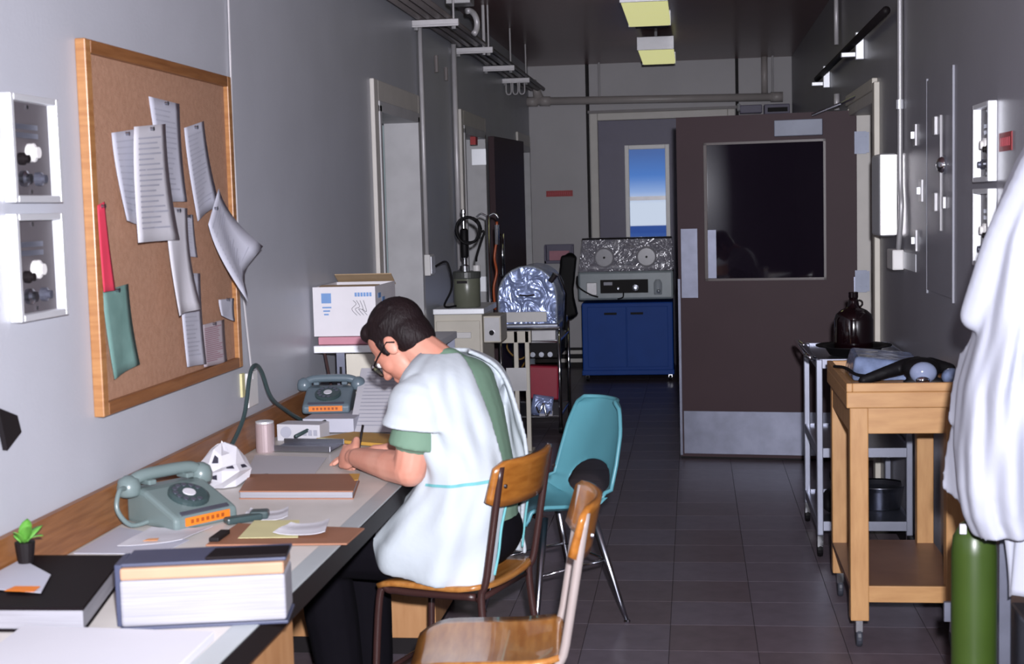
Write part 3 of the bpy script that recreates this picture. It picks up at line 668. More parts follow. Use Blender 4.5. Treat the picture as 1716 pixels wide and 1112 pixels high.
# flat papers around phone
flat_sheet('desk_paper', [(0.03, 3.19), (0.25, 3.19), (0.27, 3.33), (0.03, 3.47)], DZ+0.002, m_paper2, 'large greyish sheet in front of the near telephone')
o = flat_sheet('desk_paper', [(0.12, 3.24), (0.26, 3.31), (0.29, 3.45), (0.13, 3.44)], DZ+0.005, m_paper, 'white sheet with orange mark tucked under near telephone', curl=0.004)
MB().prism([(0.17, 3.28), (0.205, 3.285), (0.20, 3.31), (0.175, 3.305)], 0.001, DZ+0.011).build('mark', mat('mark_peach', '#e0a070', 0.6), o, world=True)
t = thing('clipboard', 'brown clipboard overhanging the desk edge with papers on it', 'clipboard', (0.5, 3.35, DZ))
slab('board', [(0.335, 3.265), (0.685, 3.285), (0.69, 3.45), (0.34, 3.50)], DZ+0.002, DZ+0.007, m_notebook, t); slab('clip', [(0.335, 3.29), (0.36, 3.29), (0.36, 3.38), (0.335, 3.38)], DZ+0.007, DZ+0.018, m_dark, t)
flat_sheet('yellow_sheet', [(0.40, 3.32), (0.55, 3.33), (0.50, 3.52), (0.38, 3.515)], DZ+0.010, m_yell2, 'pale yellow sheet on the brown clipboard')
flat_sheet('desk_paper', [(0.485, 3.335), (0.615, 3.345), (0.59, 3.485), (0.50, 3.44)], DZ+0.014, m_paper, 'white sheet lying over the yellow sheet on clipboard', curl=0.008)
flat_sheet('desk_paper', [(0.34, 3.55), (0.46, 3.55), (0.43, 3.66), (0.33, 3.64)], DZ+0.003, m_paper, 'crumpled white slip beside the near telephone', curl=0.012)
tag(MB().box((0.345, 3.53, DZ+0.012), (0.10, 0.035, 0.018), (0, 0, 0.7)).box((0.375, 3.575, DZ+0.014), (0.05, 0.045, 0.022), (0, 0, 0.2)).build('stapler', m_phdark, bevel=0.006), 'dark stapler lying in front of the near telephone', 'stapler')
# brown notebook
t = thing('notebook', 'brown covered ledger lying in the middle of the desk', 'book', (0.38, 3.95, DZ))
q = [(0.235, 3.83), (0.568, 3.83), (0.525, 4.085), (0.185, 4.085)]
slab('cover', q, DZ, DZ+0.003, m_notebook, t, 0); slab('page_block', grow(q, 0.985), DZ+0.003, DZ+0.020, m_pages, t, 0.001); slab('cover', q, DZ+0.020, DZ+0.024, m_notebook, t, 0.001)
slab('corner', [(0.535, 3.98), (0.545, 3.985), (0.528, 4.08), (0.495, 4.08)], DZ+0.024, DZ+0.0252, m_yellow, t, 0)
flat_sheet('desk_paper', [(0.14, 4.17), (0.36, 4.17), (0.32, 4.48), (0.06, 4.53)], DZ+0.002, m_paper, 'large white sheet on the desk beyond the ledger')
# crumpled wrapper with print
rnd = random.Random(3)
def crump(u, v):
    a = 2*math.pi*u; r = 0.085*math.sin(math.pi*(0.30+0.66*v))*(0.8+0.35*rnd.random())
    return Vector((0.12+r*math.cos(a)*0.95, 4.03+r*math.sin(a), DZ+0.004+0.135*v*(0.75+0.3*rnd.random())))
o = MB()
pts = [[crump(i/10, j/5) for i in range(10)] for j in range(6)]
vs = [p for row in pts for p in row]; fs = [(j*10+i, j*10+(i+1)%10, (j+1)*10+(i+1)%10, (j+1)*10+i) for j in range(5) for i in range(10)]
fs += [tuple(range(9,-1,-1)), tuple(50+i for i in range(10))]
o.add(vs, fs)
cw = tag(o.build('crumpled_wrapper', m_paper), 'crumpled white paper with dark print beside the near telephone', 'paper')
pm = MB()
for (i, j) in ((7, 1), (8, 2), (7, 3), (9, 2)):
    P = [pts[j][i], pts[j][(i+1)%10], pts[j+1][(i+1)%10], pts[j+1][i]]; c_ = sum(P, Vector())/4; nrm = (P[1]-P[0]).cross(P[3]-P[0]).normalized()
    pm.add([c_+(p-c_)*0.45+nrm*0.003*(1 if nrm.dot(c_-Vector((0.12, 4.03, DZ+0.05))) > 0 else -1) for p in P], [(0,1,2,3)])
pm.build('print_marks', m_inkdk, cw)['kind'] = 'stuff'
tag(MB().box((0.20, 4.12, DZ+0.008), (0.07, 0.03, 0.012), (0, 0, 0.5)).build('eraser', m_phdark, bevel=0.004), 'small dark eraser beside the crumpled paper', 'eraser')
# can, box, clip tray, pen, envelopes
t = thing('pink_can', 'pale pink cylindrical can standing by the backsplash', 'can', (0.075, 4.60, DZ))
MB().lathe([(0.030, 0), (0.032, 0.004), (0.032, 0.096), (0.030, 0.10)], (0.075, 4.60, DZ), 24).build('body', m_can, t, world=True, smooth=False); MB().lathe([(0.031, 0.10), (0.031, 0.106), (0.024, 0.108)], (0.075, 4.60, DZ), 24).build('lid', m_bright, t, world=True)
t = thing('tissue_box', 'white printed carton lying beside the pink can', 'box', (0.13, 4.85, DZ))
bx = rq(0.135, 4.86, 0.165, 0.09, -8); slab('carton', bx, DZ, DZ+0.06, m_paper, t, 0.003)
MB().lathe([(0.020, 0), (0.020, 0.001)], (0.085, 4.812, DZ+0.034), 16, Matrix.Rotation(math.pi/2, 3, 'X')).build('print_disc', m_ink, t, world=True)
o = MB()
for k in range(3): o.box((0.155+k*0.02, 4.806-k*0.003, DZ+0.032), (0.013, 0.002, 0.02), (0, 0, math.radians(-8)))
o.build('print_marks', m_ink, t, world=True)['kind'] = 'stuff'
t = thing('wire_tray', 'flat metal tray lying on papers near the writing hand', 'tray', (0.19, 4.64, DZ))
slab('base', [(0.09, 4.60), (0.31, 4.57), (0.32, 4.72), (0.10, 4.74)], DZ+0.004, DZ+0.008, m_alu, t); slab('rim', [(0.09, 4.595), (0.31, 4.565), (0.31, 4.572), (0.09, 4.603)], DZ+0.004, DZ+0.024, m_steel, t)
slab('rim', [(0.10, 4.735), (0.32, 4.715), (0.32, 4.722), (0.10, 4.743)], DZ+0.004, DZ+0.024, m_steel, t)
tag(MB().tube([(0.14, 4.74, DZ+0.03), (0.20, 4.92, DZ+0.055)], 0.007, 8).build('marker_pen', m_phdark, smooth=True), 'dark pen lying across the tray behind the can', 'pen')
t = thing('manila_folder', 'yellow manila folder under the writing arm', 'folder', (0.35, 4.78, DZ))
slab('folder', [(0.20, 4.79), (0.48, 4.66), (0.55, 4.83), (0.30, 4.93)], DZ+0.004, DZ+0.016, m_yellow, t); slab('tab', [(0.21, 4.78), (0.29, 4.745), (0.30, 4.755), (0.22, 4.795)], DZ+0.016, DZ+0.018, m_yell2, t, 0)
flat_sheet('desk_paper', [(0.10, 4.98), (0.29, 4.98), (0.29, 5.20), (0.10, 5.20)], DZ+0.03, m_paper2, 'pale paper pile in front of the far telephone', th=0.05)
o = flat_sheet('propped_sheet', [(0,0),(1,0),(1,1),(0,1)], 0, m_paper, 'large white form propped up in front of the writer')
o2 = o.data
vs_ = o.data.vertices; qd = [Vector((0.27, 4.99, DZ+0.004)), Vector((0.56, 4.93, DZ+0.004)), Vector((0.60, 5.30, DZ+0.20)), Vector((0.235, 5.36, DZ+0.195))]
for v in vs_:
    u, w_ = v.co.x, v.co.y
    v.co = (qd[0]*(1-u)+qd[1]*u)*(1-w_)+(qd[3]*(1-u)+qd[2]*u)*w_+Vector((0, 0.02*math.sin(u*3), 0.006*math.sin(w_*3)))
lm = MB()
for i in range(16):
    v = 0.08+i*0.055
    for (ua, ub) in ((0.08, 0.42), (0.46, 0.6+0.3*random.random())):
        P = []
        for (u, w_) in ((ua, v), (ub, v), (ub, v+0.012), (ua, v+0.012)): P.append((qd[0]*(1-u)+qd[1]*u)*(1-w_)+(qd[3]*(1-u)+qd[2]*u)*w_+Vector((0, 0.02*math.sin(u*3)-0.004, 0.006*math.sin(w_*3)+0.003)))
        lm.add(P, [(0,1,2,3)])
k = lm.build('typed_lines', m_ink, o); k['kind'] = 'stuff'
tag(MB().prism([(5.10, DZ+0.002), (5.315, DZ+0.135), (5.36, DZ+0.002)], 0.012, 0.33, 'yz').build('easel_support', m_steel), 'thin metal wedge holding up the propped form', 'support')

# telephones
def telephone(loc, rz, m, lab, z=DZ, s=1.0):
    t = thing('telephone', lab, 'telephone', (loc[0], loc[1], z), rz)
    # local: front toward -y, width x
    prof = [(-0.115*s, 0.0), (-0.115*s, 0.035*s), (-0.095*s, 0.045*s), (0.02*s, 0.092*s), (0.045*s, 0.096*s), (0.085*s, 0.096*s), (0.105*s, 0.080*s), (0.105*s, 0.0)]
    MB().prism(prof, 0.20*s, -0.10*s, 'yz').build('body', m, t, bevel=0.012*s, bseg=3)
    ta = math.atan2(0.047, 0.115)
    R_ = Matrix.Rotation(ta, 3, 'X'); c_ = Vector((0, -0.035*s, 0.0705*s))
    d = MB().lathe([(0.055*s, -0.004), (0.055*s, 0.008*s), (0.048*s, 0.012*s), (0.02*s, 0.012*s)], c_, 28, R_).build('dial', m_phdark, t)
    fi = MB()
    for k in range(10):
        a = math.radians(20+k*29); v = R_ @ Vector((0.038*s*math.cos(a), 0.038*s*math.sin(a), 0.0125*s)); fi.lathe([(0.0075*s, 0), (0.0075*s, 0.0012)], c_+v, 10, R_)
    k = fi.build('finger_holes', m_alu, d); k['kind'] = 'stuff'
    MB().lathe([(0.018*s, 0.012*s), (0.017*s, 0.014*s)], c_, 16, R_).build('dial_card', m_paper, d)
    MB().box((0, -0.1165*s, 0.022*s), (0.14*s, 0.003, 0.022*s)).build('orange_label', m_orange, t)
    lb = MB()
    for k in range(7): lb.box((-0.05*s+k*0.016*s, -0.1185*s, 0.022*s), (0.009*s, 0.001, 0.010*s))
    lb.build('label_lettering', mat('label_ink', '#9a4a12', 0.6), t)
    MB().box((0, -0.103*s, 0.042*s), (0.15*s, 0.012*s, 0.006*s), (0.5, 0, 0)).build('number_strip', m_alu, t)
    for sx in (-1, 1): MB().box((sx*0.060*s, 0.06*s, 0.108*s), (0.025*s, 0.05*s, 0.014*s)).build('cradle', m, t, bevel=0.004)
    h = MB()
    pts = [(-0.10*s, 0.065*s, 0.117*s), (-0.07*s, 0.065*s, 0.126*s), (0, 0.065*s, 0.128*s), (0.07*s, 0.065*s, 0.126*s), (0.10*s, 0.065*s, 0.117*s)]
    h.tube(bez(pts, 5), 0.017*s, 12)
    for sx in (-1, 1): h.lathe([(0.024*s, -0.035*s), (0.031*s, -0.028*s), (0.032*s, -0.008*s), (0.026*s, 0.010*s), (0.010*s, 0.020*s)], (sx*0.115*s, 0.065*s, 0.112*s), 18)
    h.build('handset', m, t, smooth=True)
    return t
t = telephone((0.165, 3.56), math.radians(56), m_phone, 'grey-green dial telephone with orange label nearest the camera')
M_ = WM(t)
lo = bez([M_ @ Vector((-0.125, 0.055, 0.10)), M_ @ Vector((-0.165, 0.030, 0.105)), M_ @ Vector((-0.185, 0.015, 0.06)), M_ @ Vector((-0.15, 0.01, 0.014)), M_ @ Vector((-0.09, 0.01, 0.014))], 10)
MB().tube(lo, 0.0065, 8).build('handset_cord', m_phone, t, world=True, smooth=True)
MB().tube(bez([(0.06, 3.72, 0.755), (0.05, 4.05, 0.755), (0.04, 4.25, 0.77), (0.04, 4.48, 0.87), (0.03, 4.60, 1.0), (0.03, 4.665, 1.03), (0.035, 4.72, 1.0), (0.04, 4.80, 0.90), (0.05, 4.95, 0.83), (0.085, 5.08, 0.765)], 8), 0.0075, 8).build('line_cord', m_phdark, t, world=True, smooth=True)
telephone((0.145, 5.20), math.radians(6), m_phone2, 'grey dial telephone with orange label at far end of the desk', DZ+0.056, 0.9)

# plant at left edge
t = thing('leafy_cutting', 'blurred green leafy cutting at the left edge by the wall', 'plant', (0.05, 2.90, DZ+0.051))
MB().lathe([(0.016, 0), (0.020, 0.03), (0.022, 0.05)], (0.055, 2.90, DZ+0.051), 16).build('cup', m_dark, t, world=True)
for k in range(6):
    a = k*1.05; o_ = Vector((0.052, 2.90, DZ+0.095))
    d_ = Vector((0.035*math.cos(a)+0.012, 0.04*math.sin(a), 0.05+0.015*(k%3)))
    MB().grid(lambda u, v: o_+d_*v+Vector((0.014*math.sin(a), -0.014*math.cos(a), 0))*(u-0.5)*2*math.sin(math.pi*min(1, v*0.9+0.08))-Vector((0,0,0.03))*v*v, 2, 5).build('leaf', m_leaf, t, world=True, solid=0.001, smooth=True)
tag(MB().prism([(2.93, 1.04), (3.0, 1.07), (2.985, 1.11), (2.9, 1.14)], 0.012, 0.0, 'yz').build('wall_bracket', m_dark), 'small dark bracket on left wall at the picture edge', 'bracket')

# ------------------------------------------------------------------ chairs
def school_chair(loc, rz, lab, tube_m, seat_m=m_ply, back_m=m_plyback):
    """local: faces -x, seat centre at origin"""
    t = thing('plywood_chair', lab, 'chair', (loc[0], loc[1], 0), rz, 'plywood chairs at the desk')
    sw, sd, sz = 0.39, 0.38, 0.445
    def seat(u, v):
        x = (u-0.5)*sd; y = (v-0.5)*sw
        # rounded corners
        k = 0.5-abs(v-0.5); x = x*(1-0.10*max(0, (0.16-k)/0.16)**2); k2 = 0.5-abs(u-0.5); y = y*(1-0.10*max(0, (0.16-k2)/0.16)**2)
        z = sz+0.012*((v-0.5)*2)**2 - 0.018*max(0, (0.22-u)/0.22)**2 + 0.012*max(0, (u-0.7)/0.3)**2
        return Vector((x, y, z))
    MB().grid(seat, 12, 10).build('seat', seat_m, t, smooth=True, solid=0.014)
    tilt = 0.10
    def back(u, v):
        y = (u-0.5)*0.385; z = 0.70+v*0.135; k = 0.5-abs(u-0.5); zc = 0.7675
        z = zc+(z-zc)*(1-0.28*max(0, (0.12-k)/0.12)**2)
        return Vector((sd/2+0.035+0.03*(v)+0.03-0.05*((u-0.5)*2)**2, y, z))
    MB().grid(back, 12, 6).build('backrest', back_m, t, smooth=True, solid=0.014)
    R_ = 0.0115
    for s_ in (-1, 1):
        y = s_*0.165
        MB().tube(bez([(sd/2+0.03, y*1.1, 0.0), (sd/2-0.02, y, 0.40), (sd/2+0.0, y, 0.50), (sd/2+0.055, y*1.02, 0.82)], 6), R_, 10).build('leg', tube_m, t, smooth=True)
        MB().tube(bez([(sd/2-0.04, y*0.98, 0.432), (-0.06, y, 0.428), (-sd/2+0.06, y, 0.428), (-sd/2+0.02, y, 0.40), (-sd/2-0.005, y*1.08, 0.0)], 6), R_, 10).build('leg', tube_m, t, smooth=True)
        MB().lathe([(0.006, 0), (0.006, 0.006)], (sd/2+0.066, y*1.02, 0.765), 8, Matrix.Rotation(math.pi/2, 3, 'Y')).build('rivet', m_steel, t)
    MB().tube([(-sd/2+0.06, -0.165, 0.425), (-sd/2+0.06, 0.165, 0.425)], 0.009, 8).build('stretcher', tube_m, t, smooth=True)
    MB().tube([(sd/2-0.03, -0.165, 0.425), (sd/2-0.03, 0.165, 0.425)], 0.009, 8).build('stretcher', tube_m, t, smooth=True)
    MB().tube([(-sd/2+0.0, -0.172, 0.16), (-sd/2+0.0, 0.172, 0.16)], 0.008, 8).build('stretcher', tube_m, t, smooth=True)
    return t
CH = (0.80, 4.13); CA = math.radians(-18)
school_chair(CH, CA, 'plywood chair with dark brown legs under the seated writer', m_chairleg)
school_chair((1.005, 3.44), math.radians(6), 'empty plywood chair with grey tube legs in the foreground', m_tubelight)

# turquoise shell chair: local faces -x
t = thing('shell_chair', 'turquoise moulded shell chair with splayed chrome legs', 'chair', (0.985, 5.17, 0), math.radians(35))
def shell(u, v):
    # v 0 front of seat .. 1 top of back ; u across
    P = [(-0.21, 0.425), (-0.19, 0.448), (-0.08, 0.440), (0.05, 0.430), (0.135, 0.440), (0.185, 0.50), (0.215, 0.60), (0.245, 0.71), (0.265, 0.79), (0.272, 0.815)]
    q = v*(len(P)-1); i = min(int(q), len(P)-2); f_ = q-i
    f_ = f_*f_*(3-2*f_) if False else f_
    x = P[i][0]*(1-f_)+P[i+1][0]*f_; z = P[i][1]*(1-f_)+P[i+1][1]*f_
    w = [0.20, 0.205, 0.215, 0.215, 0.215, 0.21, 0.205, 0.19, 0.155, 0.11][i]*(1-f_)+[0.20, 0.205, 0.215, 0.215, 0.215, 0.21, 0.205, 0.19, 0.155, 0.11][i+1]*f_
    s_ = (u-0.5)*2; y = s_*w
    lip = abs(s_)**3
    if v < 0.45: z += 0.035*lip*min(1, v*6)
    else: x -= 0.05*lip; z += 0.0
    if 0.38 <= v < 0.56: x -= 0.03*lip*0.5; z += 0.03*lip*0.5
    return Vector((x, y, z))
mbs = MB(); NU, NV = 30, 48; HU_, HV_, HR_ = 0.34, 0.56, 0.090
vs = [shell(i/NU, j/NV) for j in range(NV+1) for i in range(NU+1)]; fs = []
for j in range(NV):
    for i in range(NU):
        u, v = (i+0.5)/NU, (j+0.5)/NV
        if ((u-0.5)/HU_)**2+((v-HV_)/HR_)**2 < 1: continue
        fs.append((j*(NU+1)+i, j*(NU+1)+i+1, (j+1)*(NU+1)+i+1, (j+1)*(NU+1)+i))
cnt = {}
for f_ in fs:
    for k in range(4):
        ed = tuple(sorted((f_[k], f_[(k+1) % 4]))); cnt[ed] = cnt.get(ed, 0)+1
for ed, c_ in cnt.items():
    if c_ == 1:
        for vi in ed:
            i, j = vi % (NU+1), vi//(NU+1)
            if 0 < i < NU and 0 < j < NV:
                du, dv = (i/NU-0.5)/HU_, (j/NV-HV_)/HR_; k = 1/math.hypot(du, dv); vs[vi] = shell(0.5+du*k*HU_, HV_+dv*k*HR_)
mbs.add(vs, fs)
sh = mbs.build('shell', m_teal, t, smooth=True, solid=0.008)
q_ = sh.modifiers.new('smooth_hole', 'SUBSURF'); q_.levels = 1; q_.render_levels = 1
rim = [shell(i/20, 0) for i in range(21)]+[shell(1, j/30) for j in range(1, 31)]+[shell(1-i/20, 1) for i in range(1, 21)]+[shell(0, 1-j/30) for j in range(1, 30)]
MB().tube(rim, 0.008, 8, closed=True).build('rim', m_teal, t, smooth=True)
for (a, b_) in (((-0.10, -0.13, 0.425), (-0.19, -0.205, 0.0)), ((-0.10, 0.13, 0.425), (-0.19, 0.205, 0.0)), ((0.10, -0.13, 0.42), (0.205, -0.195, 0.0)), ((0.10, 0.13, 0.42), (0.205, 0.195, 0.0))):
    a, b_ = Vector(a), Vector(b_)
    lg = MB().tube([a, a*0.2+b_*0.8, b_+Vector((0, 0, 0.008))], [0.017, 0.0105, 0.008], 10).build('leg', m_steel, t, smooth=True)
    MB().lathe([(0.012, 0), (0.013, 0.008), (0.009, 0.014)], b_, 12).build('glide', m_chrome, lg)
MB().tube([(-0.10, -0.14, 0.418), (-0.10, 0.14, 0.418)], 0.011, 8).build('seat_bar', m_chairleg, t, smooth=True)
MB().tube([(0.10, -0.14, 0.413), (0.10, 0.14, 0.413)], 0.011, 8).build('seat_bar', m_chairleg, t, smooth=True)
MB().tube([(0.145, -0.155, 0.24), (0.145, 0.155, 0.24)], 0.006, 8).build('stretcher', m_chrome, t, smooth=True)
for s_ in (-1, 1): MB().tube([(-0.145, s_*0.165, 0.22), (0.145, s_*0.155, 0.24)], 0.006, 8).build('stretcher', m_chrome, t, smooth=True)

# ------------------------------------------------------------------ the seated person
PM = Vector((0.845, 4.15, 0)); pa = math.radians(18)
PF = Vector((-math.cos(pa), math.sin(pa), 0)); PL = Vector((-math.sin(pa), -math.cos(pa), 0))
def G(f, l, z): return PM+PF*f+PL*l+Vector((0, 0, z))
person = thing('person', 'person in open-backed white gown writing at the desk, bent over papers', 'person', (PM.x, PM.y, 0))
HC = G(0.225, -0.005, 1.140); hp = math.radians(47)
HF = PF*math.cos(hp)-Vector((0, 0, math.sin(hp))); HU = PF*math.sin(hp)+Vector((0, 0, math.cos(hp))); HL = PL.copy()
def H(a, b_, c): return HC+HF*a+HL*b_+HU*c
HM = Matrix((HF, HL, HU)).transposed()
body = MB()
# head
body.ell(H(-0.012, 0, 0.030), (0.096, 0.075, 0.090), HM, 24, 16)
body.ell(H(0.028, 0, -0.040), (0.062, 0.060, 0.075), HM, 20, 12)
body.ell(H(0.062, 0, -0.095), (0.028, 0.030, 0.024), HM)
body.ell(H(0.052, 0, -0.015), (0.042, 0.058, 0.055), HM)
body.ell(H(0.074, 0, 0.012), (0.018, 0.052, 0.012), HM)
body.cap([H(0.088, 0, 0.0), H(0.108, 0, -0.036)], [0.008, 0.0125]); body.ell(H(0.099, 0, -0.040), (0.012, 0.017, 0.009), HM)
body.ell(H(0.084, 0, -0.066), (0.012, 0.024, 0.007), HM); body.ell(H(0.083, 0, -0.077), (0.012, 0.021, 0.007), HM)
for s_ in (-1, 1):
    body.ell(H(-0.012, s_*0.078, -0.008), (0.021, 0.010, 0.032), HM @ Matrix.Rotation(s_*0.25, 3, 'Z') @ Matrix.Rotation(-0.2, 3, 'Y'))
    body.ell(H(0.050, s_*0.040, -0.03), (0.03, 0.022, 0.03), HM)
# neck, trunk
body.cap([H(-0.035, 0, -0.045), G(0.075, 0, 1.075), G(0.04, 0, 1.04)], [0.058, 0.060, 0.075])
def trunk(mb, k):
    T_ = ((0.03, 1.02, 0.095, 0.165), (0.02, 0.93, 0.115, 0.175), (0.0, 0.83, 0.115, 0.165), (-0.02, 0.73, 0.115, 0.160), (-0.01, 0.62, 0.125, 0.175), (0.0, 0.56, 0.125, 0.185))
    for q in range(21):
        i = min(q//4, 4); w_ = q/4-i; f, z, a, w = [T_[i][n]*(1-w_)+T_[i+1][n]*w_ for n in range(4)]
        mb.ell(G(f, 0, z), (a+k, w+k, 0.085+k*0.5), Matrix((PF, PL, Vector((0, 0, 1)))).transposed(), 24, 12)
trunk(body, -0.012)
SHN, ELN, WRN = G(0.050, 0.185, 0.995), G(0.085, 0.205, 0.795), G(0.345, 0.065, 0.792)
SHF, ELF, WRF = G(0.050, -0.185, 0.995), G(0.165, -0.26, 0.80), G(0.37, -0.14, 0.775)
body.cap([G(0.03, 0, 1.03), SHN, SHN*0.5+ELN*0.5, ELN], [0.080, 0.052, 0.052, 0.050]); body.cap([ELN, ELN*0.65+WRN*0.35, WRN], [0.050, 0.048, 0.032])
body.cap([G(0.03, 0, 1.03), SHF, SHF*0.5+ELF*0.5, ELF], [0.080, 0.052, 0.050, 0.041]); body.cap([ELF, ELF*0.65+WRF*0.35, WRF], [0.041, 0.040, 0.027])
HIPS = []
for s_ in (1, -1):
    hip, kn, an = G(0.0, s_*0.095, 0.545), G(0.46, s_*0.115, 0.505), G(0.42, s_*0.09, 0.09)
    HIPS.append((hip, kn, an, s_))
    body.cap([hip, hip*0.5+kn*0.5, kn], [0.085, 0.075, 0.055]); body.cap([kn, kn*0.65+an*0.35, an], [0.053, 0.052, 0.036])
    body.cap([an+Vector((0, 0, -0.045)), G(0.53, s_*0.13, 0.035)], [0.036, 0.028])
def hand(mb, w, fwd, up, thumb_side, curls):
    """w wrist; fwd along the palm; up = back of hand; thumb_side = toward thumb"""
    fwd = fwd.normalized(); up = (up-fwd*up.dot(fwd)).normalized(); sd_ = (thumb_side-fwd*thumb_side.dot(fwd)-up*thumb_side.dot(up)).normalized()
    mb.ell(w+fwd*0.048, (0.052, 0.042, 0.017), Matrix((fwd, sd_, up)).transposed(), 16, 10)
    mb.cap([w-fwd*0.005, w+fwd*0.02], [0.026, 0.025])
    tips = []
    for i, (off, ln) in enumerate(((0.030, 0.078), (0.010, 0.086), (-0.011, 0.080), (-0.030, 0.064))):
        p = w+fwd*(0.086-0.004*abs(i-1))+sd_*off; d = fwd.copy(); a = 0; pts = [p-fwd*0.02, p]; rs = [0.010, 0.0098]
        for k, fr_ in enumerate((0.45, 0.30, 0.25)):
            a += curls[i][k]; dd = fwd*math.cos(a)-up*math.sin(a); p = p+dd*ln*fr_; pts.append(p); rs.append(0.0092-0.0009*k)
        mb.cap(pts, rs, 10); tips.append(p)
    b0 = w+fwd*0.022+sd_*0.028-up*0.004; b1 = b0+(fwd*0.6+sd_*0.75-up*0.25).normalized()*0.038; b2 = b1+(fwd*0.95-sd_*0.15-up*0.35).normalized()*0.030; b3 = b2+(fwd*0.85-sd_*0.5-up*0.35).normalized()*0.024
    mb.cap([b0, b1, b2, b3], [0.014, 0.012, 0.0105, 0.009], 10)
    return tips, b3
fwdN = (WRN-ELN); fwdN = Vector((fwdN.x, fwdN.y, 0)).normalized()
upN = (Vector((0, 0, 1))*0.35+PL*0.95)
tipsN, thN = hand(body, WRN+fwdN*0.015, fwdN+Vector((0, 0, -0.08)), upN, Vector((0, 0, 1)), [(0.95, 1.05, 0.45), (1.1, 1.25, 0.6), (1.2, 1.35, 0.7), (1.25, 1.35, 0.7)])
fwdF = (WRF-ELF); fwdF = Vector((fwdF.x, fwdF.y, 0)).normalized()
hand(body, WRF+fwdF*0.012, fwdF, Vector((0, 0, 1)), PL, [(0.2, 0.25, 0.15), (0.2, 0.3, 0.2), (0.25, 0.3, 0.2), (0.3, 0.35, 0.2)])
remesh(body, 'body', m_skin, person, 0.0048, 3, 0.5)
# hair
hair = MB()
hair.ell(H(-0.030, 0, 0.044), (0.098, 0.083, 0.090), HM, 24, 16)
hair.ell(H(-0.050, 0, 0.0), (0.066, 0.079, 0.085), HM, 24, 16)
hair.ell(H(-0.075, 0, -0.025), (0.036, 0.060, 0.055), HM)
hair.ell(H(0.036, 0, 0.090), (0.040, 0.060, 0.034), HM)
for s_ in (-1, 1): hair.ell(H(0.018, s_*0.070, 0.012), (0.015, 0.008, 0.036), HM)
for k in range(18):
    a = random.uniform(-1, 1); b_ = random.uniform(-1.3, 1.3)
    p = H(-0.022+0.097*math.sin(a)*math.cos(b_)*0.9, 0.082*math.sin(b_)*0.98, 0.040+0.090*math.cos(a)*math.cos(b_)); hair.ell(p, (0.026, 0.012, 0.004), HM @ Matrix.Rotation(random.uniform(-0.5, 0.5), 3, 'Z'), 8, 6)
remesh(hair, 'hair', m_hair, person, 0.005, 2, 0.4)
# cut hair away over ears by building ears proud
for s_ in (-1, 1):
    pass
# eyes and glasses
for s_ in (-1, 1):
    MB().ell(H(0.083, s_*0.031, -0.004), (0.010, 0.013, 0.010), HM, 12, 8).build('eye', m_white, person, world=True, smooth=True)
gl = thing('tmp', None, None); bpy.data.objects.remove(gl)
for s_ in (-1, 1):
    ring = [H(0.104-0.006*math.cos(a), s_*0.033+0.026*math.cos(a), -0.010+0.023*math.sin(a)) for a in [2*math.pi*k/20 for k in range(20)]]
    g_ = MB().tube(ring, 0.0026, 8, closed=True).build('glasses_rim', m_dark, person, world=True, smooth=True)
    c_ = sum(ring, Vector())/20
    MB().add(ring+[c_], [(k, (k+1) % 20, 20) for k in range(20)]).build('lens', plastic_sheet('spectacle_lens', '#6d7468', 0.55, 0.05, 0.0, 4), g_, solid=0.0015).matrix_parent_inverse = Matrix.Translation(-person.location)
    MB().tube([H(0.100, s_*0.060, -0.004), H(0.05, s_*0.079, 0.0), H(-0.012, s_*0.086, 0.006), H(-0.030, s_*0.084, -0.012)], 0.0028, 8).build('glasses_temple', m_dark, person, world=True, smooth=True)
    MB().ell(H(0.088, s_*0.066, -0.002), (0.006, 0.003, 0.005), HM, 10, 6).build('glasses_hinge', m_chrome, person, world=True, smooth=True)
MB().tube([H(0.106, -0.010, 0.0), H(0.110, 0, 0.003), H(0.106, 0.010, 0.0)], 0.0026, 8).build('glasses_bridge', m_dark, person, world=True, smooth=True)
# scrub shirt
sc_ = MB(); trunk(sc_, 0.006)
for (S, E_) in ((SHN, ELN), (SHF, ELF)):
    sc_.cap([G(0.03, 0, 1.02), S-Vector((0,0,0.006)), S*0.42+E_*0.58], [0.094, 0.057, 0.060])
    d_ = (E_-S).normalized(); p0 = S*0.62+E_*0.38; p1 = S*0.33+E_*0.67
    sc_.tube([p0, p1], [0.070, 0.076], 20)
sc_.cap([G(0.060, 0, 1.070), G(0.045, 0, 1.025)], [0.064, 0.092])
remesh(sc_, 'scrub_shirt', m_scrub, person, 0.007, 3, 0.5)
# trousers
tr_ = MB()
for (hip, kn, an, s_) in HIPS:
    tr_.cap([hip, hip*0.5+kn*0.5, kn], [0.102, 0.098, 0.084]); tr_.cap([kn, kn*0.5+an*0.5, an], [0.082, 0.084, 0.072])
tr_.ell(G(-0.01, 0, 0.575), (0.145, 0.195, 0.115), Matrix((PF, PL, Vector((0, 0, 1)))).transposed(), 24, 12)
remesh(tr_, 'trousers', m_pants, person, 0.009, 4, 0.5)
for (hip, kn, an, s_) in HIPS:
    sh_ = MB().cap([an+Vector((0, 0, -0.04)), G(0.46, s_*0.12, 0.045), G(0.55, s_*0.13, 0.038)], [0.047, 0.046, 0.038]); 
    sh_.b(0, 0, 0, 0, 0, 0) if False else None
    o = remesh(sh_, 'shoe', m_black, person, 0.008, 3, 0.5)
    for v in o.data.vertices:
        if v.co.z < 0.004: v.co.z = 0.004
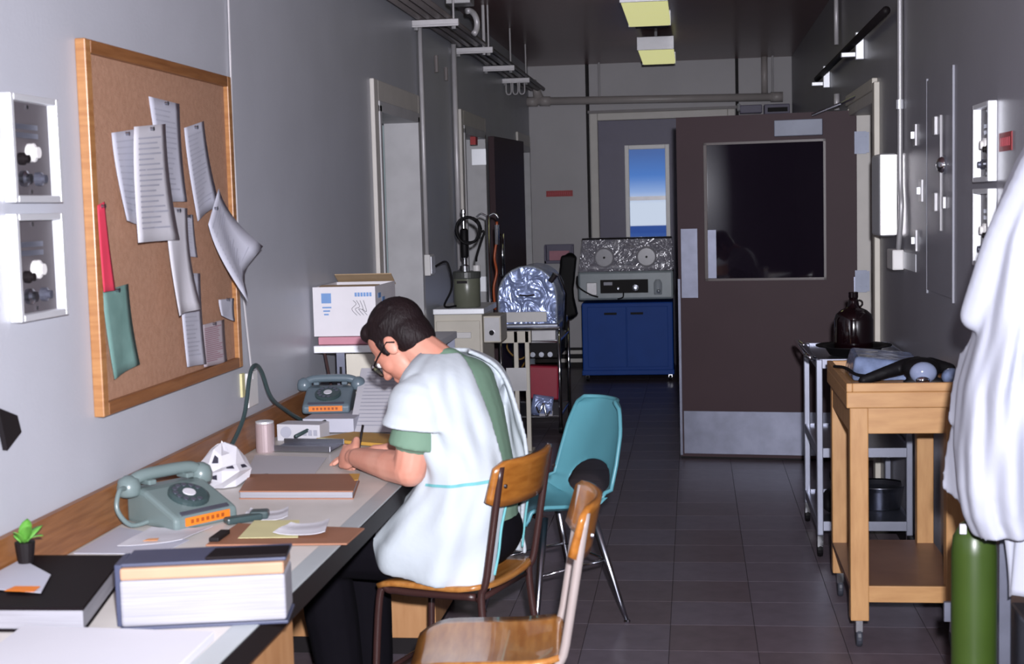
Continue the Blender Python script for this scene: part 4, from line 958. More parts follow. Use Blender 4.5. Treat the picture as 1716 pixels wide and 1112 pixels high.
# gown: lofted open-backed shell
SEC = [ # z, centre f, front a, back b, half width w, open near deg, open far deg
 (1.118, 0.065, 0.06, 0.06, 0.085, 15.0, 17.0),
 (1.095, 0.055, 0.085, 0.085, 0.15, 15.0, 27.0),
 (1.065, 0.045, 0.105, 0.105, 0.205, 16.0, 31.0),
 (1.02, 0.035, 0.122, 0.122, 0.232, 17.0, 35.0),
 (0.95, 0.02, 0.135, 0.138, 0.226, 18.0, 38.0),
 (0.86, 0.0, 0.14, 0.146, 0.212, 18.0, 37.0),
 (0.77, -0.02, 0.138, 0.142, 0.198, 15.0, 31.0),
 (0.7, -0.01, 0.165, 0.15, 0.208, 16.0, 31.0),
 (0.62, 0.03, 0.215, 0.178, 0.228, 17.0, 35.0),
 (0.54, 0.06, 0.245, 0.196, 0.24, 18.0, 39.0),
 (0.485, 0.06, 0.235, 0.196, 0.24, 19.0, 41.0),
 (0.462, 0.055, 0.215, 0.19, 0.232, 20.0, 42.0)]
def sec(v):
    q = v*(len(SEC)-1); i = min(int(q), len(SEC)-2); f_ = q-i
    a = SEC[max(i-1, 0)]; b_ = SEC[i]; c = SEC[i+1]; d = SEC[min(i+2, len(SEC)-1)]
    return [0.5*((2*b_[k])+(c[k]-a[k])*f_+(2*a[k]-5*b_[k]+4*c[k]-d[k])*f_*f_+(-a[k]+3*b_[k]-3*c[k]+d[k])*f_**3) for k in range(7)]
def gown(u, v):
    z, cf, a, b_, w, on_, of_ = sec(v)
    th = math.radians(on_)+u*(2*math.pi-math.radians(on_+of_))
    c, s_ = math.cos(th), math.sin(th)
    k = 0.86
    cc = math.copysign(abs(c)**k, c); ss = math.copysign(abs(s_)**k, s_)
    r = 1.0
    low = max(0, (0.86-z)/0.4); up_ = max(0, (z-0.80)/0.35)
    r += (0.018+0.035*low)*math.sin(th*9+4*z+1.5*math.sin(z*14))*min(1, low*1.5)
    r += (0.034*math.sin(th*8-z*7+1.3*math.sin(z*11))+0.016*math.sin(th*17+z*13))*max(0.25, 1-low) + 0.008*math.sin(z*38+th*3)
    f = cf+(-cc)*(b_ if c > 0 else a)*r; l = ss*w*r
    zz = z-0.012*low*math.sin(th*2+0.5) + (0.02*max(0, -c) if z < 0.56 else 0)
    return G(f, l, zz)
gm = MB().grid(gown, 88, 66)
for (S, E_, nm) in ((SHN, ELN, 1), (SHF, ELF, -1)):
    ax = (E_-S).normalized(); u_ = PF-ax*PF.dot(ax); u_.normalize(); w_ = ax.cross(u_)
    path = bez([G(0.045, nm*0.085, 1.015), S+Vector((0, 0, 0.0)), S+ax*0.075], 8)
    def slv(u, v, path=path, nm=nm):
        q = v*(len(path)-1); i = min(int(q), len(path)-2); p = path[i]*(1-(q-i))+path[i+1]*(q-i)
        t_ = (path[min(i+2, len(path)-1)]-path[max(i-1, 0)]).normalized(); u_ = (PF-t_*PF.dot(t_)).normalized(); w_ = t_.cross(u_)
        th = 2*math.pi*u
        r = 0.062+0.034*v+0.004*math.sin(th*4+v*6)*v+0.004*math.sin(v*16+th)
        return p+(u_*math.cos(th)*r+w_*math.sin(th)*r)+t_*0.012*math.sin(th+0.6)*v
    gm.grid(slv, 36, 16)
gwn = remesh(gm, 'gown', m_gown, person, 0.0055, 4, 0.5, True, 0.013)
# ties
def gpt(th_deg, z, off=0.011):
    v = None
    for i in range(len(SEC)-1):
        if SEC[i][0] >= z >= SEC[i+1][0]: v = (i+(SEC[i][0]-z)/(SEC[i][0]-SEC[i+1][0]))/(len(SEC)-1); break
    _, cf, a, b_, w, on_, of_ = sec(v)
    u = (math.radians(th_deg)-math.radians(on_))/(2*math.pi-math.radians(on_+of_)); p = gown(u, v)
    c_ = G(cf, 0, z); n_ = (p-c_); n_.z = 0; n_.normalize(); return p+n_*off
band = [(gpt(d, 0.768-0.00025*(d-18)), gpt(d, 0.776-0.00025*(d-18))) for d in range(18, 112, 3)]
MB().add([q for p in band for q in p], [(2*i, 2*i+2, 2*i+3, 2*i+1) for i in range(len(band)-1)]).build('waist_tie', m_tie, gwn, world=True, solid=0.002)
MB().tube(bez([gpt(19, 0.77), gpt(16.5, 0.70, 0.012), gpt(18, 0.62, 0.012), gpt(17.5, 0.55, 0.012), gpt(22, 0.49, 0.012)], 6), 0.004, 6).build('loose_tie', m_tie, gwn, world=True, smooth=True)
MB().tube(bez([gpt(360-23, 0.77), gpt(360-24, 0.70), gpt(360-28, 0.60), gpt(360-32, 0.50)], 6), 0.004, 6).build('loose_tie', m_tie, gwn, world=True, smooth=True)
# pen in writing hand
pt = (tipsN[0]+thN)/2
tag(MB().tube([pt+Vector((0.0, -0.004, -0.028))-fwdN*0.0, pt+Vector((0.02, 0.0, 0.075))], [0.003, 0.0042], 8).build('ballpoint_pen', m_dark, smooth=True), 'dark pen held in the writing hand', 'pen')

# ------------------------------------------------------------------ slotted rack with carton past the desk
t = thing('slotted_rack', 'white slotted metal rack holding the carton beyond the desk', 'shelf rack', (0.25, 5.75, 0))
RX0, RX1, RY0, RY1 = 0.015, 0.50, 5.47, 6.05
MB().b(RX0, RX1, RY0, RY1, 0.985, 1.015).build('shelf', m_bright, t, world=True, bevel=0.003)
MB().b(RX0, RX1, RY0, RY1, 0.30, 0.32).build('shelf', m_bright, t, world=True, bevel=0.003)
for (x, y) in ((0.105, RY0), (RX1-0.04, RY0), (0.03, RY1-0.04), (RX1-0.04, RY1-0.04)):
    p_ = MB().b(x, x+0.036, y, y+0.003, 0, 0.985).b(x, x+0.003, y, y+0.036, 0, 0.985).build('post', m_alu, t, world=True)
    ho = MB()
    for k in range(14): ho.b(x+0.014, x+0.024, y-0.001, y+0.0, 0.90-k*0.06, 0.93-k*0.06)
    ho.build('slots', m_dark, p_, world=True)
MB().b(0.145, RX1-0.045, RY0+0.01, RY0+0.02, 0.33, 0.98).build('panel', m_cream, t, world=True)
tag(MB().cyl((0.055, 5.49, 0.985), (0.10, 5.46, 0.76), 0.006, 8).build('thin_rod', m_chairleg), 'thin dark rod leaning between rack and desk', 'rod')
tag(MB().b(0.03, 0.36, 5.49, 5.80, 1.017, 1.048).build('pink_folder', m_pink, bevel=0.004), 'pink folder lying under the carton', 'folder')
t = thing('carton', 'open white cardboard carton with blue print on the rack', 'box', (0.14, 5.68, 1.05))
cx0, cx1, cy0, cy1, cz0, cz1 = 0.012, 0.268, 5.50, 5.88, 1.050, 1.248
MB().b(cx0, cx1, cy0, cy0+0.005, cz0, cz1).build('side', m_card, t, world=True); MB().b(cx0, cx1, cy1-0.005, cy1, cz0, cz1).build('side', m_card, t, world=True)
MB().b(cx0, cx0+0.005, cy0+0.005, cy1-0.005, cz0, cz1).build('side', m_card, t, world=True); MB().b(cx1-0.005, cx1, cy0+0.005, cy1-0.005, cz0, cz1).build('side', m_card, t, world=True)
MB().b(cx0, cx1, cy0+0.005, cy1-0.005, cz0, cz0+0.005).build('bottom', m_card, t, world=True)
MB().box(((cx0+cx1)/2, cy0+0.06, cz1-0.008), (cx1-cx0-0.012, 0.11, 0.004), (0.15, 0, 0)).build('flap', m_cardin, t, world=True)
MB().box(((cx0+cx1)/2, cy1+0.0, cz1+0.01), (cx1-cx0-0.012, 0.10, 0.004), (-0.5, 0, 0)).build('flap', m_cardin, t, world=True)
MB().b(cx0+0.035, cx0+0.075, cy0-0.001, cy0, cz1-0.065, cz1-0.025).build('logo_square', m_printblue, t, world=True)
pm = MB()
for k in range(3): pm.b(cx0+0.038+k*0.003, cx0+0.075-k*0.006, cy0-0.001, cy0, cz1-0.085-k*0.014, cz1-0.079-k*0.014)
for k in range(6): pm.b(cx0+0.172+k*0.012, cx0+0.181+k*0.012, cy0-0.001, cy0, cz1-0.04, cz1-0.024)
for k in range(3): pm.b(cx1, cx1+0.001, cy0+0.05+k*0.07, cy0+0.10+k*0.07, cz1-0.05-k*0.02, cz1-0.03-k*0.02)
pm.build('print_lines', m_printblue, t, world=True)['kind'] = 'stuff'
sc2 = MB()
for k in range(4):
    x = cx0+0.165+k*0.014; sc2.tube(bez([(x, cy0-0.0015, cz1-0.055), (x+0.012, cy0-0.0015, cz1-0.07-0.01*k), (x-0.006, cy0-0.0015, cz1-0.09), (x+0.014, cy0-0.0015, cz1-0.115)], 5), 0.0008, 5)
sc2.build('pen_scribble', m_inkdk, t, world=True)

# ------------------------------------------------------------------ cabinet with suction jar
t = thing('small_cabinet', 'narrow cream cabinet against left wall behind the writer', 'cabinet', (0.17, 8.25, 0))
MB().b(0.03, 0.312, 8.03, 8.5, 0.04, 0.938).build('body', m_cream, t, world=True, bevel=0.006)
MB().b(0.03, 0.33, 8.0, 8.52, 0.938, 0.972).build('top', m_bright, t, world=True, bevel=0.004)
d = MB().b(0.045, 0.30, 8.015, 8.03, 0.72, 0.90).build('drawer', m_cream, t, world=True, bevel=0.004)
MB().b(0.10, 0.25, 8.0, 8.015, 0.80, 0.835).build('handle', m_white, d, world=True, bevel=0.004)
d = MB().b(0.045, 0.30, 8.015, 8.03, 0.08, 0.69).build('door', m_cream, t, world=True, bevel=0.004)
MB().cyl((0.27, 8.0, 0.45), (0.27, 8.015, 0.45), 0.012, 10).build('knob', m_chrome, d, world=True)
MB().cyl((0.06, 8.06, 0), (0.06, 8.06, 0.04), 0.02).build('foot', m_dark, t, world=True)
for (x, y) in ((0.28, 8.06), (0.06, 8.47), (0.28, 8.47)): MB().cyl((x, y, 0), (x, y, 0.04), 0.02).build('foot', m_dark, t, world=True)
t = thing('control_unit', 'small grey metal unit with knob fixed beside the cabinet', 'control box', (0.37, 8.15, 0.74))
MB().b(0.318, 0.42, 8.03, 8.3, 0.77, 0.925).build('case', m_cream, t, world=True, bevel=0.006)
MB().b(0.325, 0.413, 8.024, 8.03, 0.78, 0.915).build('face', m_galv, t, world=True)
MB().cyl((0.37, 8.0, 0.83), (0.37, 8.025, 0.83), 0.015, 12).build('knob', m_chrome, t, world=True)
t = thing('suction_jar', 'olive glass suction jar with regulator and coiled hose on cabinet', 'jar', (0.215, 8.12, 0.972))
MB().lathe([(0.070, 0), (0.078, 0.006), (0.079, 0.17), (0.074, 0.178)], (0.215, 8.12, 0.972), 28).build('jar', m_vessel, t, world=True, smooth=True)
MB().lathe([(0.081, 0.168), (0.083, 0.174), (0.083, 0.205), (0.076, 0.210), (0.02, 0.212)], (0.215, 8.12, 0.972), 28).build('lid', mat('lid_grey', '#4d4f4c', 0.35), t, world=True, smooth=False)
MB().b(0.17, 0.23, 8.034, 8.038, 1.115, 1.13).build('label', m_dark, t, world=True)
MB().lathe([(0.028, 0), (0.028, 0.03), (0.012, 0.04), (0.012, 0.07), (0.02, 0.075), (0.02, 0.12), (0.010, 0.13), (0.010, 0.33), (0.014, 0.335), (0.014, 0.355), (0.004, 0.36)], (0.205, 8.12, 1.182), 16).build('regulator', m_chrome, t, world=True, smooth=False)
MB().lathe([(0.018, 0), (0.022, 0.01), (0.024, 0.16), (0.016, 0.17)], (0.21, 8.10, 1.26), 14).build('valve', m_black, t, world=True, smooth=True)
MB().cyl((0.275, 8.12, 1.18), (0.275, 8.12, 1.215), 0.022, 12).build('cap', m_white, t, world=True)
co = []
for k in range(70):
    a = k/22*2*math.pi; r = 0.070-0.004*math.sin(k*0.7); co.append(Vector((0.245+r*math.cos(a), 8.08-0.0010*k, 1.42+r*1.05*math.sin(a))))
MB().tube(co, 0.007, 8).build('hose_coil', m_black, t, world=True, smooth=True)
MB().tube(bez([(0.30, 8.05, 1.40), (0.335, 8.05, 1.41), (0.31, 8.06, 1.34), (0.285, 8.07, 1.27), (0.28, 8.08, 1.24)], 6), 0.007, 8).build('hose_end', m_black, t, world=True, smooth=True)
t = thing('drip_stand', 'thin chrome pole with orange tubing behind the suction jar', 'stand', (0.275, 8.62, 0))
MB().cyl((0.275, 8.62, 0.02), (0.275, 8.62, 1.50), 0.011, 12).build('pole', m_chrome, t, world=True, smooth=True)
MB().tube(bez([(0.275, 8.62, 1.49), (0.235, 8.62, 1.51), (0.205, 8.62, 1.49)], 5), 0.006, 8).build('hook', m_chrome, t, world=True, smooth=True)
MB().tube(bez([(0.275, 8.62, 1.49), (0.315, 8.62, 1.51), (0.345, 8.62, 1.48)], 5), 0.006, 8).build('hook', m_chrome, t, world=True, smooth=True)
MB().tube(bez([(0.335, 8.6, 1.46), (0.33, 8.6, 1.35), (0.315, 8.59, 1.24), (0.325, 8.6, 1.15), (0.305, 8.59, 1.05), (0.31, 8.6, 0.92)], 6), 0.008, 8).build('orange_tube', mat('orange_tubing', '#a84a1e', 0.35), t, world=True, smooth=True)
MB().cyl((0.332, 8.6, 1.44), (0.332, 8.6, 1.32), 0.014, 10).build('drip_chamber', m_chrome, t, world=True)
for k in range(4):
    a = k*math.pi/2+0.5; MB().tube([(0.275, 8.62, 0.06), (0.275+0.13*math.cos(a), 8.62+0.07*math.sin(a), 0.012)], 0.010, 8).build('foot', m_chrome, t, world=True)
# white stand in front of incubator
t = thing('white_frame_stand', 'cream painted upright frame with a board behind the writer', 'stand', (0.45, 8.75, 0))
for x in (0.405, 0.475):
    MB().b(x, x+0.028, 8.70, 8.73, 0, 0.775).build('post', m_cream, t, world=True, bevel=0.004)
MB().b(0.355, 0.482, 8.694, 8.70, 0.40, 0.545).build('board', m_galv, t, world=True)
MB().b(0.20, 0.515, 8.70, 8.76, 0.70, 0.775).build('top_rail', m_cream, t, world=True, bevel=0.004)
MB().b(0.433, 0.475, 8.70, 8.72, 0.06, 0.10).build('bottom_rail', m_cream, t, world=True)
MB().b(0.40, 0.51, 8.62, 8.84, 0, 0.02).build('foot', m_cream, t, world=True, bevel=0.003)

# ------------------------------------------------------------------ incubator on chrome trolley
t = thing('infant_incubator', 'domed clear incubator on a chrome trolley', 'incubator', (0.41, 9.85, 0))
IX0, IX1, IY0, IY1 = 0.205, 0.625, 9.48, 10.22
icx = 0.405
def dome(y):
    return [(icx-0.195, 0.755), (icx-0.195, 0.93)]+[(icx+0.195*math.cos(math.radians(a)), 0.945+0.195*math.sin(math.radians(a))) for a in range(180, -1, -15)]+[(icx+0.195, 0.93), (icx+0.195, 0.755)]
pf = dome(0)
sh_ = MB(); nP = len(pf)
sh_.add([(x, 9.50, z) for x, z in pf]+[(x, 10.15, z) for x, z in pf], [(i, i+1, nP+i+1, nP+i) for i in range(nP-1)])
sh_.build('canopy', m_wrap, t, world=True, smooth=True)
MB().prism(pf, 0.004, 9.50, 'xz').build('front_pane', m_wrap, t, world=True)
MB().prism(pf, 0.004, 10.15, 'xz').build('rear_pane', m_clear, t, world=True)
MB().tube([(x, 9.495, z) for x, z in pf], 0.010, 8).build('front_rim', m_clear, t, world=True, smooth=True)
MB().tube([(icx-0.05, 9.488, 0.95), (icx, 9.47, 0.945), (icx+0.05, 9.488, 0.95)], 0.007, 8).build('handle', m_chrome, t, world=True)
MB().b(icx-0.17, icx+0.17, 9.56, 10.1, 0.77, 0.80).build('mattress', m_paper2, t, world=True, bevel=0.01)
MB().b(icx-0.15, icx+0.13, 9.484, 9.496, 0.765, 0.835).build('front_sill', m_white, t, world=True, bevel=0.004)
for k in range(5): MB().ell((icx-0.12+0.06*k, 9.62+0.07*(k % 3), 0.85+0.03*(k % 2)), (0.06, 0.06, 0.045), None, 10, 7).build('blanket_fold', m_paper2, t, world=True, smooth=True)
MB().b(IX0-0.01, IX1-0.01, 9.47, 10.2, 0.71, 0.755).build('deck', m_steel, t, world=True, bevel=0.008)
MB().b(IX0+0.02, IX1-0.03, 9.49, 10.18, 0.62, 0.71).build('control_base', m_galv, t, world=True, bevel=0.006)
MB().tube([(IX0-0.03, 9.46, 0.725), (IX1, 9.46, 0.725)], 0.012, 10).build('front_bar', m_chrome, t, world=True)
for x in (IX0+0.01, IX1-0.01):
    for y in (9.48, 10.18):
        MB().tube([(x, y, 0.06), (x, y, 0.72)], 0.013, 10).build('leg', m_chrome, t, world=True, smooth=True)
        w_ = MB().lathe([(0.030, -0.012), (0.032, 0), (0.030, 0.012)], (x, y, 0.034), 16, Matrix.Rotation(math.pi/2, 3, 'Y')).build('caster', m_black, t, world=True)
for z in (0.635, 0.12):
    MB().tube([(IX0+0.01, 9.48, z), (IX1-0.01, 9.48, z), (IX1-0.01, 10.18, z), (IX0+0.01, 10.18, z)], 0.010, 8, closed=True).build('rail', m_chrome, t, world=True)
MB().b(IX0+0.02, IX1-0.02, 9.49, 10.17, 0.112, 0.12).build('lower_shelf', m_steel, t, world=True)
MB().tube([(IX1+0.015, 9.6, 0.70), (IX1+0.03, 9.6, 0.95), (IX1-0.02, 9.62, 1.08)], 0.012, 8).build('side_clamp', m_chrome, t, world=True)
MB().cyl((IX1-0.06, 9.47, 1.04), (IX1-0.02, 9.46, 1.09), 0.02, 10).build('port_cap', m_chrome, t, world=True)
MB().b(IX0-0.03, IX0-0.0, 9.46, 9.50, 0.74, 0.80).build('red_clip', m_red, t, world=True, bevel=0.004)
tag(MB().prism([(0.40, 0.235), (0.60, 0.225), (0.605, 0.455), (0.395, 0.465)], 0.10, 9.52, 'xz').build('red_case', m_redbag, bevel=0.012), 'red vinyl case under the domed incubator', 'case')
tag(MB().grid(lambda u, v: Vector((0.43+0.14*u-0.02*v, 9.50-0.03*math.sin(v*3), 0.27-0.14*v-0.02*u)), 6, 6).build('plastic_bag', m_wrap, solid=0.002, smooth=True), 'clear plastic bag with tubing hanging on red case', 'bag')
tag(MB().tube(bez([(0.44, 9.49, 0.22), (0.47, 9.46, 0.15), (0.50, 9.47, 0.21), (0.52, 9.46, 0.13), (0.545, 9.48, 0.16)], 6), 0.008, 8).build('metal_fitting', m_chrome, smooth=True), 'coiled chrome fitting hanging below the red case', 'fitting')
tag(MB().grid(lambda u, v: Vector((0.47+0.09*u, 9.47+0.03*v, 0.123+0.03*v)), 3, 3).build('white_tag', m_paper, solid=0.002), 'small white tag at front of lower trolley shelf', 'tag')
tag(MB().tube(bez([(0.30, 9.45, 0.70), (0.27, 9.4, 0.60), (0.35, 9.42, 0.52), (0.42, 9.44, 0.56), (0.36, 9.46, 0.46)], 6), 0.006, 8).build('yellow_tube', mat('ochre_tube', '#8a6a2a', 0.5), smooth=True), 'ochre tubing looping under the incubator deck', 'tube')
t = C.objects['infant_incubator']
MB().b(0.36, 0.60, 9.62, 10.1, 0.50, 0.62).build('motor_case', m_dark, t, world=True, bevel=0.01)
for k in range(3): MB().cyl((0.42+0.06*k, 9.60, 0.53), (0.42+0.06*k, 9.62, 0.53), 0.018, 12).build('motor_knob', m_steel, t, world=True)

# ------------------------------------------------------------------ incubator on blue cabinet
t = thing('cabinet_incubator', 'incubator with clear hood and two ports on a blue cabinet', 'incubator', (0.94, 12.5, 0))
BX0, BX1, BY0, BY1 = 0.548, 1.342, 12.30, 12.80
MB().b(BX0, BX1, BY0, BY1, 0.075, 0.69).build('cabinet', m_blue, t, world=True, bevel=0.01)
MB().b(BX0-0.005, BX1+0.005, BY0-0.012, BY1, 0.055, 0.10).build('skirt', m_blue, t, world=True, bevel=0.006)
for (a, b_) in ((BX0+0.05, 0.935), (0.942, BX1-0.045)):
    d = MB().b(a, b_, BY0-0.012, BY0, 0.125, 0.655).build('door', m_blue, t, world=True, bevel=0.003)
    hx = 0.80 if a < 0.7 else 1.03
    MB().b(hx-0.055, hx+0.055, BY0-0.016, BY0-0.012, 0.585, 0.605).build('handle_slot', m_black, d, world=True)
for x in (BX0+0.04, BX1-0.03):
    for y in (BY0+0.03, BY1-0.05):
        c_ = MB().b(x-0.016, x+0.016, y-0.016, y+0.016, 0.03, 0.075).build('caster_fork', m_chrome, t, world=True)
        MB().lathe([(0.026, -0.012), (0.028, 0), (0.026, 0.012)], (x, y, 0.028), 14, Matrix.Rotation(math.pi/2, 3, 'Y')).build('caster_wheel', m_black, c_, world=True)
MB().b(BX0-0.025, BX1+0.01, BY0-0.02, BY1, 0.715, 0.965).build('control_body', mat('body_green_grey', '#9aa5ab', 0.35), t, world=True, bevel=0.02)
MB().b(BX0+0.17, BX0+0.585, BY0-0.026, BY0-0.02, 0.775, 0.892).build('control_panel', m_dark, t, world=True)
MB().b(BX0+0.20, BX0+0.275, BY0-0.029, BY0-0.026, 0.845, 0.872).build('display', m_paper2, t, world=True)
for (x, r, z) in ((0.325, 0.018, 0.815), (0.475, 0.030, 0.82)):
    MB().lathe([(r, 0), (r*0.9, 0.015), (r*0.4, 0.018)], (BX0+x, BY0-0.026, z), 18, Matrix.Rotation(math.pi/2, 3, 'X')).build('control_knob', m_steel, t, world=True)
MB().b(BX0+0.05, BX0+0.14, BY0-0.03, BY0-0.02, 0.76, 0.87).build('side_plate', m_galv, t, world=True, bevel=0.004)
MB().lathe([(0.034, 0), (0.036, 0.05), (0.036, 0.10), (0.02, 0.13)], (BX0+0.67, BY0-0.06, 0.76), 16).build('humidifier_jar', m_clear, t, world=True, smooth=True)
MB().ell((BX0+0.675, BY0-0.07, 0.79), (0.02, 0.02, 0.02), None, 12, 8).build('humidifier_float', m_chrome, t, world=True, smooth=True)
MB().tube(bez([(BX0-0.03, BY0-0.03, 0.93), (BX0-0.02, BY0-0.05, 0.84), (BX0+0.08, BY0-0.05, 0.77), (BX0+0.15, BY0-0.04, 0.745)], 6), 0.007, 8).build('cable', m_black, t, world=True, smooth=True)
MB().tube(bez([(BX0+0.37, BY0-0.03, 0.78), (BX0+0.365, BY0-0.05, 0.74), (BX0+0.32, BY0-0.04, 0.725)], 6), 0.006, 8).build('cable', m_black, t, world=True, smooth=True)
# hood
hp_ = [(BX0-0.02, 0.965), (BX0+0.015, 1.235), (BX0+0.03, 1.25), (BX1-0.01, 1.25), (BX1+0.0, 1.235), (BX1+0.005, 0.965)]
MB().add([(x, BY0+0.0 if z < 1 else BY0+0.03, z) for x, z in hp_]+[(x, BY1-0.05, z) for x, z in hp_], [(i, (i+1) % 6, 6+(i+1) % 6, 6+i) for i in range(6)]).build('hood', m_hood, t, world=True)
MB().add([(x, BY0 if z < 1 else BY0+0.03, z) for x, z in hp_], [tuple(range(6))]).build('hood_front', m_hood, t, world=True, solid=0.004)
MB().add([(x, BY1-0.05, z) for x, z in hp_], [tuple(range(6))]).build('hood_rear', m_hood, t, world=True, solid=0.004)
MB().tube([(BX0+0.015, BY0+0.03, 1.248), (BX1, BY0+0.03, 1.248)], 0.008, 8).build('hood_edge', m_dark, t, world=True)
for x in (0.755, 1.122):
    p_ = MB().lathe([(0.088, 0), (0.090, 0.008), (0.082, 0.012), (0.074, 0.010)], (x, BY0+0.008, 1.085), 28, Matrix.Rotation(math.pi/2, 3, 'X')).build('arm_port', mat('port_clear', '#9a98a0', 0.25), t, world=True, smooth=False)
    MB().cyl((x, BY0-0.012, 1.085), (x, BY0-0.004, 1.085), 0.010, 10).build('port_latch', m_dark, p_, world=True)
MB().b(BX0+0.06, BX1-0.06, BY0+0.08, BY1-0.1, 0.975, 1.02).build('mattress', m_galv, t, world=True, bevel=0.01)
MB().tube([(0.86, BY0-0.004, 0.985), (1.02, BY0+0.012, 1.055), (1.19, BY0+0.02, 1.16)], 0.006, 8).build('film_fold', m_clear, t, world=True)
# black bag hanging at its left
bag = MB()
bag.box((0.437, 12.26, 0.98), (0.135, 0.10, 0.26), (0, 0.12, 0)).box((0.422, 12.26, 0.80), (0.125, 0.10, 0.26), (0, -0.05, 0)).box((0.437, 12.26, 0.655), (0.135, 0.11, 0.16), (0, -0.2, 0))
bag.ell((0.432, 12.26, 0.60), (0.070, 0.055, 0.05)).ell((0.462, 12.26, 1.09), (0.05, 0.05, 0.05))
bo = remesh(bag, 'black_bag', m_black, None, 0.012, 4); tag(bo, 'black cloth bag hanging beside the blue incubator', 'bag')

# ------------------------------------------------------------------ wooden instrument stand on casters
t = thing('wooden_stand', 'tall birch wood trolley table on casters at right', 'table', (2.24, 5.18, 0))
TX0, TX1, TY0, TY1 = 2.035, 2.44, 4.85, 5.54
for (x, y) in ((TX0+0.012, TY0), (TX1-0.075, TY0), (TX0+0.012, TY1-0.06), (TX1-0.075, TY1-0.06)):
    MB().b(x, x+0.062, y, y+0.055, 0.10, 0.84).build('leg', m_pine, t, world=True, bevel=0.004)
    fk = MB().b(x+0.018, x+0.044, y+0.016, y+0.042, 0.055, 0.10).build('caster', m_chrome, t, world=True, bevel=0.002)
    MB().lathe([(0.032, -0.010), (0.035, -0.005), (0.035, 0.005), (0.032, 0.010)], (x+0.031, y+0.04, 0.035), 18, Matrix.Rotation(math.pi/2, 3, 'Y')).build('wheel', mat('caster_rubber', '#3a3d46', 0.5), fk, world=True)
MB().b(TX0+0.07, TX1-0.07, TY0+0.005, TY0+0.03, 0.75, 0.84).build('apron', m_pineX, t, world=True, bevel=0.002)
MB().b(TX0+0.07, TX1-0.07, TY1-0.03, TY1-0.005, 0.75, 0.84).build('apron', m_pineX, t, world=True, bevel=0.002)
for x in (TX0+0.015, TX1-0.04): MB().b(x, x+0.025, TY0+0.05, TY1-0.05, 0.75, 0.84).build('apron', m_pine, t, world=True, bevel=0.002)
MB().b(TX0, TX1, TY0-0.015, TY1, 0.84, 0.895).build('top', m_pineX, t, world=True, bevel=0.004)
for (a, b_, c, d) in ((TX0, TX0+0.02, TY0-0.015, TY1), (TX1-0.02, TX1, TY0-0.015, TY1), (TX0+0.02, TX1-0.02, TY0-0.015, TY0+0.005), (TX0+0.02, TX1-0.02, TY1-0.02, TY1)):
    MB().b(a, b_, c, d, 0.895, 0.925).build('rim', m_pineX, t, world=True, bevel=0.003)
MB().b(TX0+0.012, TX1-0.012, TY0+0.01, TY1-0.01, 0.205, 0.222).build('shelf', mat('shelf_ply', '#7d5a45', 0.4, col2='#6d4b38'), t, world=True)
MB().b(TX0+0.07, TX1-0.07, TY0+0.005, TY0+0.02, 0.165, 0.222).build('shelf_edge', m_pineX, t, world=True, bevel=0.002)

# metal trolley behind it
m_trol = mat('trolley_aluminium', '#8f92a0', 0.38, 0.7, var=0.05)
t = thing('steel_trolley', 'three shelf stainless trolley behind the wooden stand', 'trolley', (2.24, 6.5, 0))
SX0, SX1, SY0, SY1 = 2.055, 2.43, 6.12, 6.80
for x in (SX0, SX1):
    for y in (SY0, SY1):
        MB().b(x-0.014, x+0.014, y-0.014, y+0.014, 0.10, 0.865).build('post', m_trol, t, world=True, bevel=0.004)
        fk = MB().b(x-0.012, x+0.012, y-0.012, y+0.012, 0.05, 0.10).build('caster', m_chrome, t, world=True)
        MB().lathe([(0.034, -0.011), (0.037, 0), (0.034, 0.011)], (x, y+0.02, 0.037), 16, Matrix.Rotation(math.pi/2, 3, 'Y')).build('wheel', m_black, fk, world=True)
for z in (0.855, 0.47, 0.15):
    MB().b(SX0-0.01, SX1+0.01, SY0-0.01, SY1+0.01, z-0.006, z).build('shelf', m_steel, t, world=True)
    for (a, b_, c, d) in ((SX0-0.012, SX0-0.004, SY0, SY1), (SX1+0.004, SX1+0.012, SY0, SY1), (SX0, SX1, SY0-0.012, SY0-0.004), (SX0, SX1, SY1+0.004, SY1+0.012)):
        MB().b(a, b_, c, d, z-0.03, z+0.012).build('shelf_lip', m_trol, t, world=True, bevel=0.002)
MB().tube(bez([(SX0-0.012, SY1-0.04, 0.86), (SX0-0.05, SY1-0.03, 0.88), (SX0-0.05, SY0+0.03, 0.88), (SX0-0.012, SY0+0.04, 0.86)], 6), 0.010, 8).build('push_handle', m_chrome, t, world=True, smooth=True)
t = thing('amber_jug', 'dark amber glass jug with ring neck standing in a black basin', 'jug', (2.225, 6.35, 0.872))
jz = 0.872
MB().lathe([(0.070, 0), (0.083, 0.008), (0.085, 0.03), (0.085, 0.140), (0.078, 0.165), (0.058, 0.183), (0.034, 0.194), (0.026, 0.200), (0.022, 0.222), (0.018, 0.236)], (2.225, 6.35, jz), 32).build('body', m_amber, t, world=True, smooth=True)
MB().lathe([(0.018, 0.234), (0.021, 0.240), (0.021, 0.262), (0.016, 0.264)], (2.225, 6.35, jz), 20).build('mouth', m_amber, t, world=True)
MB().tube(arc((2.250, 6.35, jz+0.212), 0.014, 0, 360, 12, ((1, 0, 0), (0, 0, 1))), 0.0045, 8).build('ring_handle', m_amber, t, world=True, smooth=True)
bas = MB().lathe([(0.085, 0), (0.105, 0.004), (0.125, 0.035), (0.165, 0.042), (0.165, 0.046), (0.120, 0.040), (0.100, 0.010), (0.02, 0.008)], (2.225, 6.35, 0.8565), 36)
tag(bas.build('black_basin', m_black, smooth=True), 'shallow black basin with wide brim on the steel trolley', 'basin')
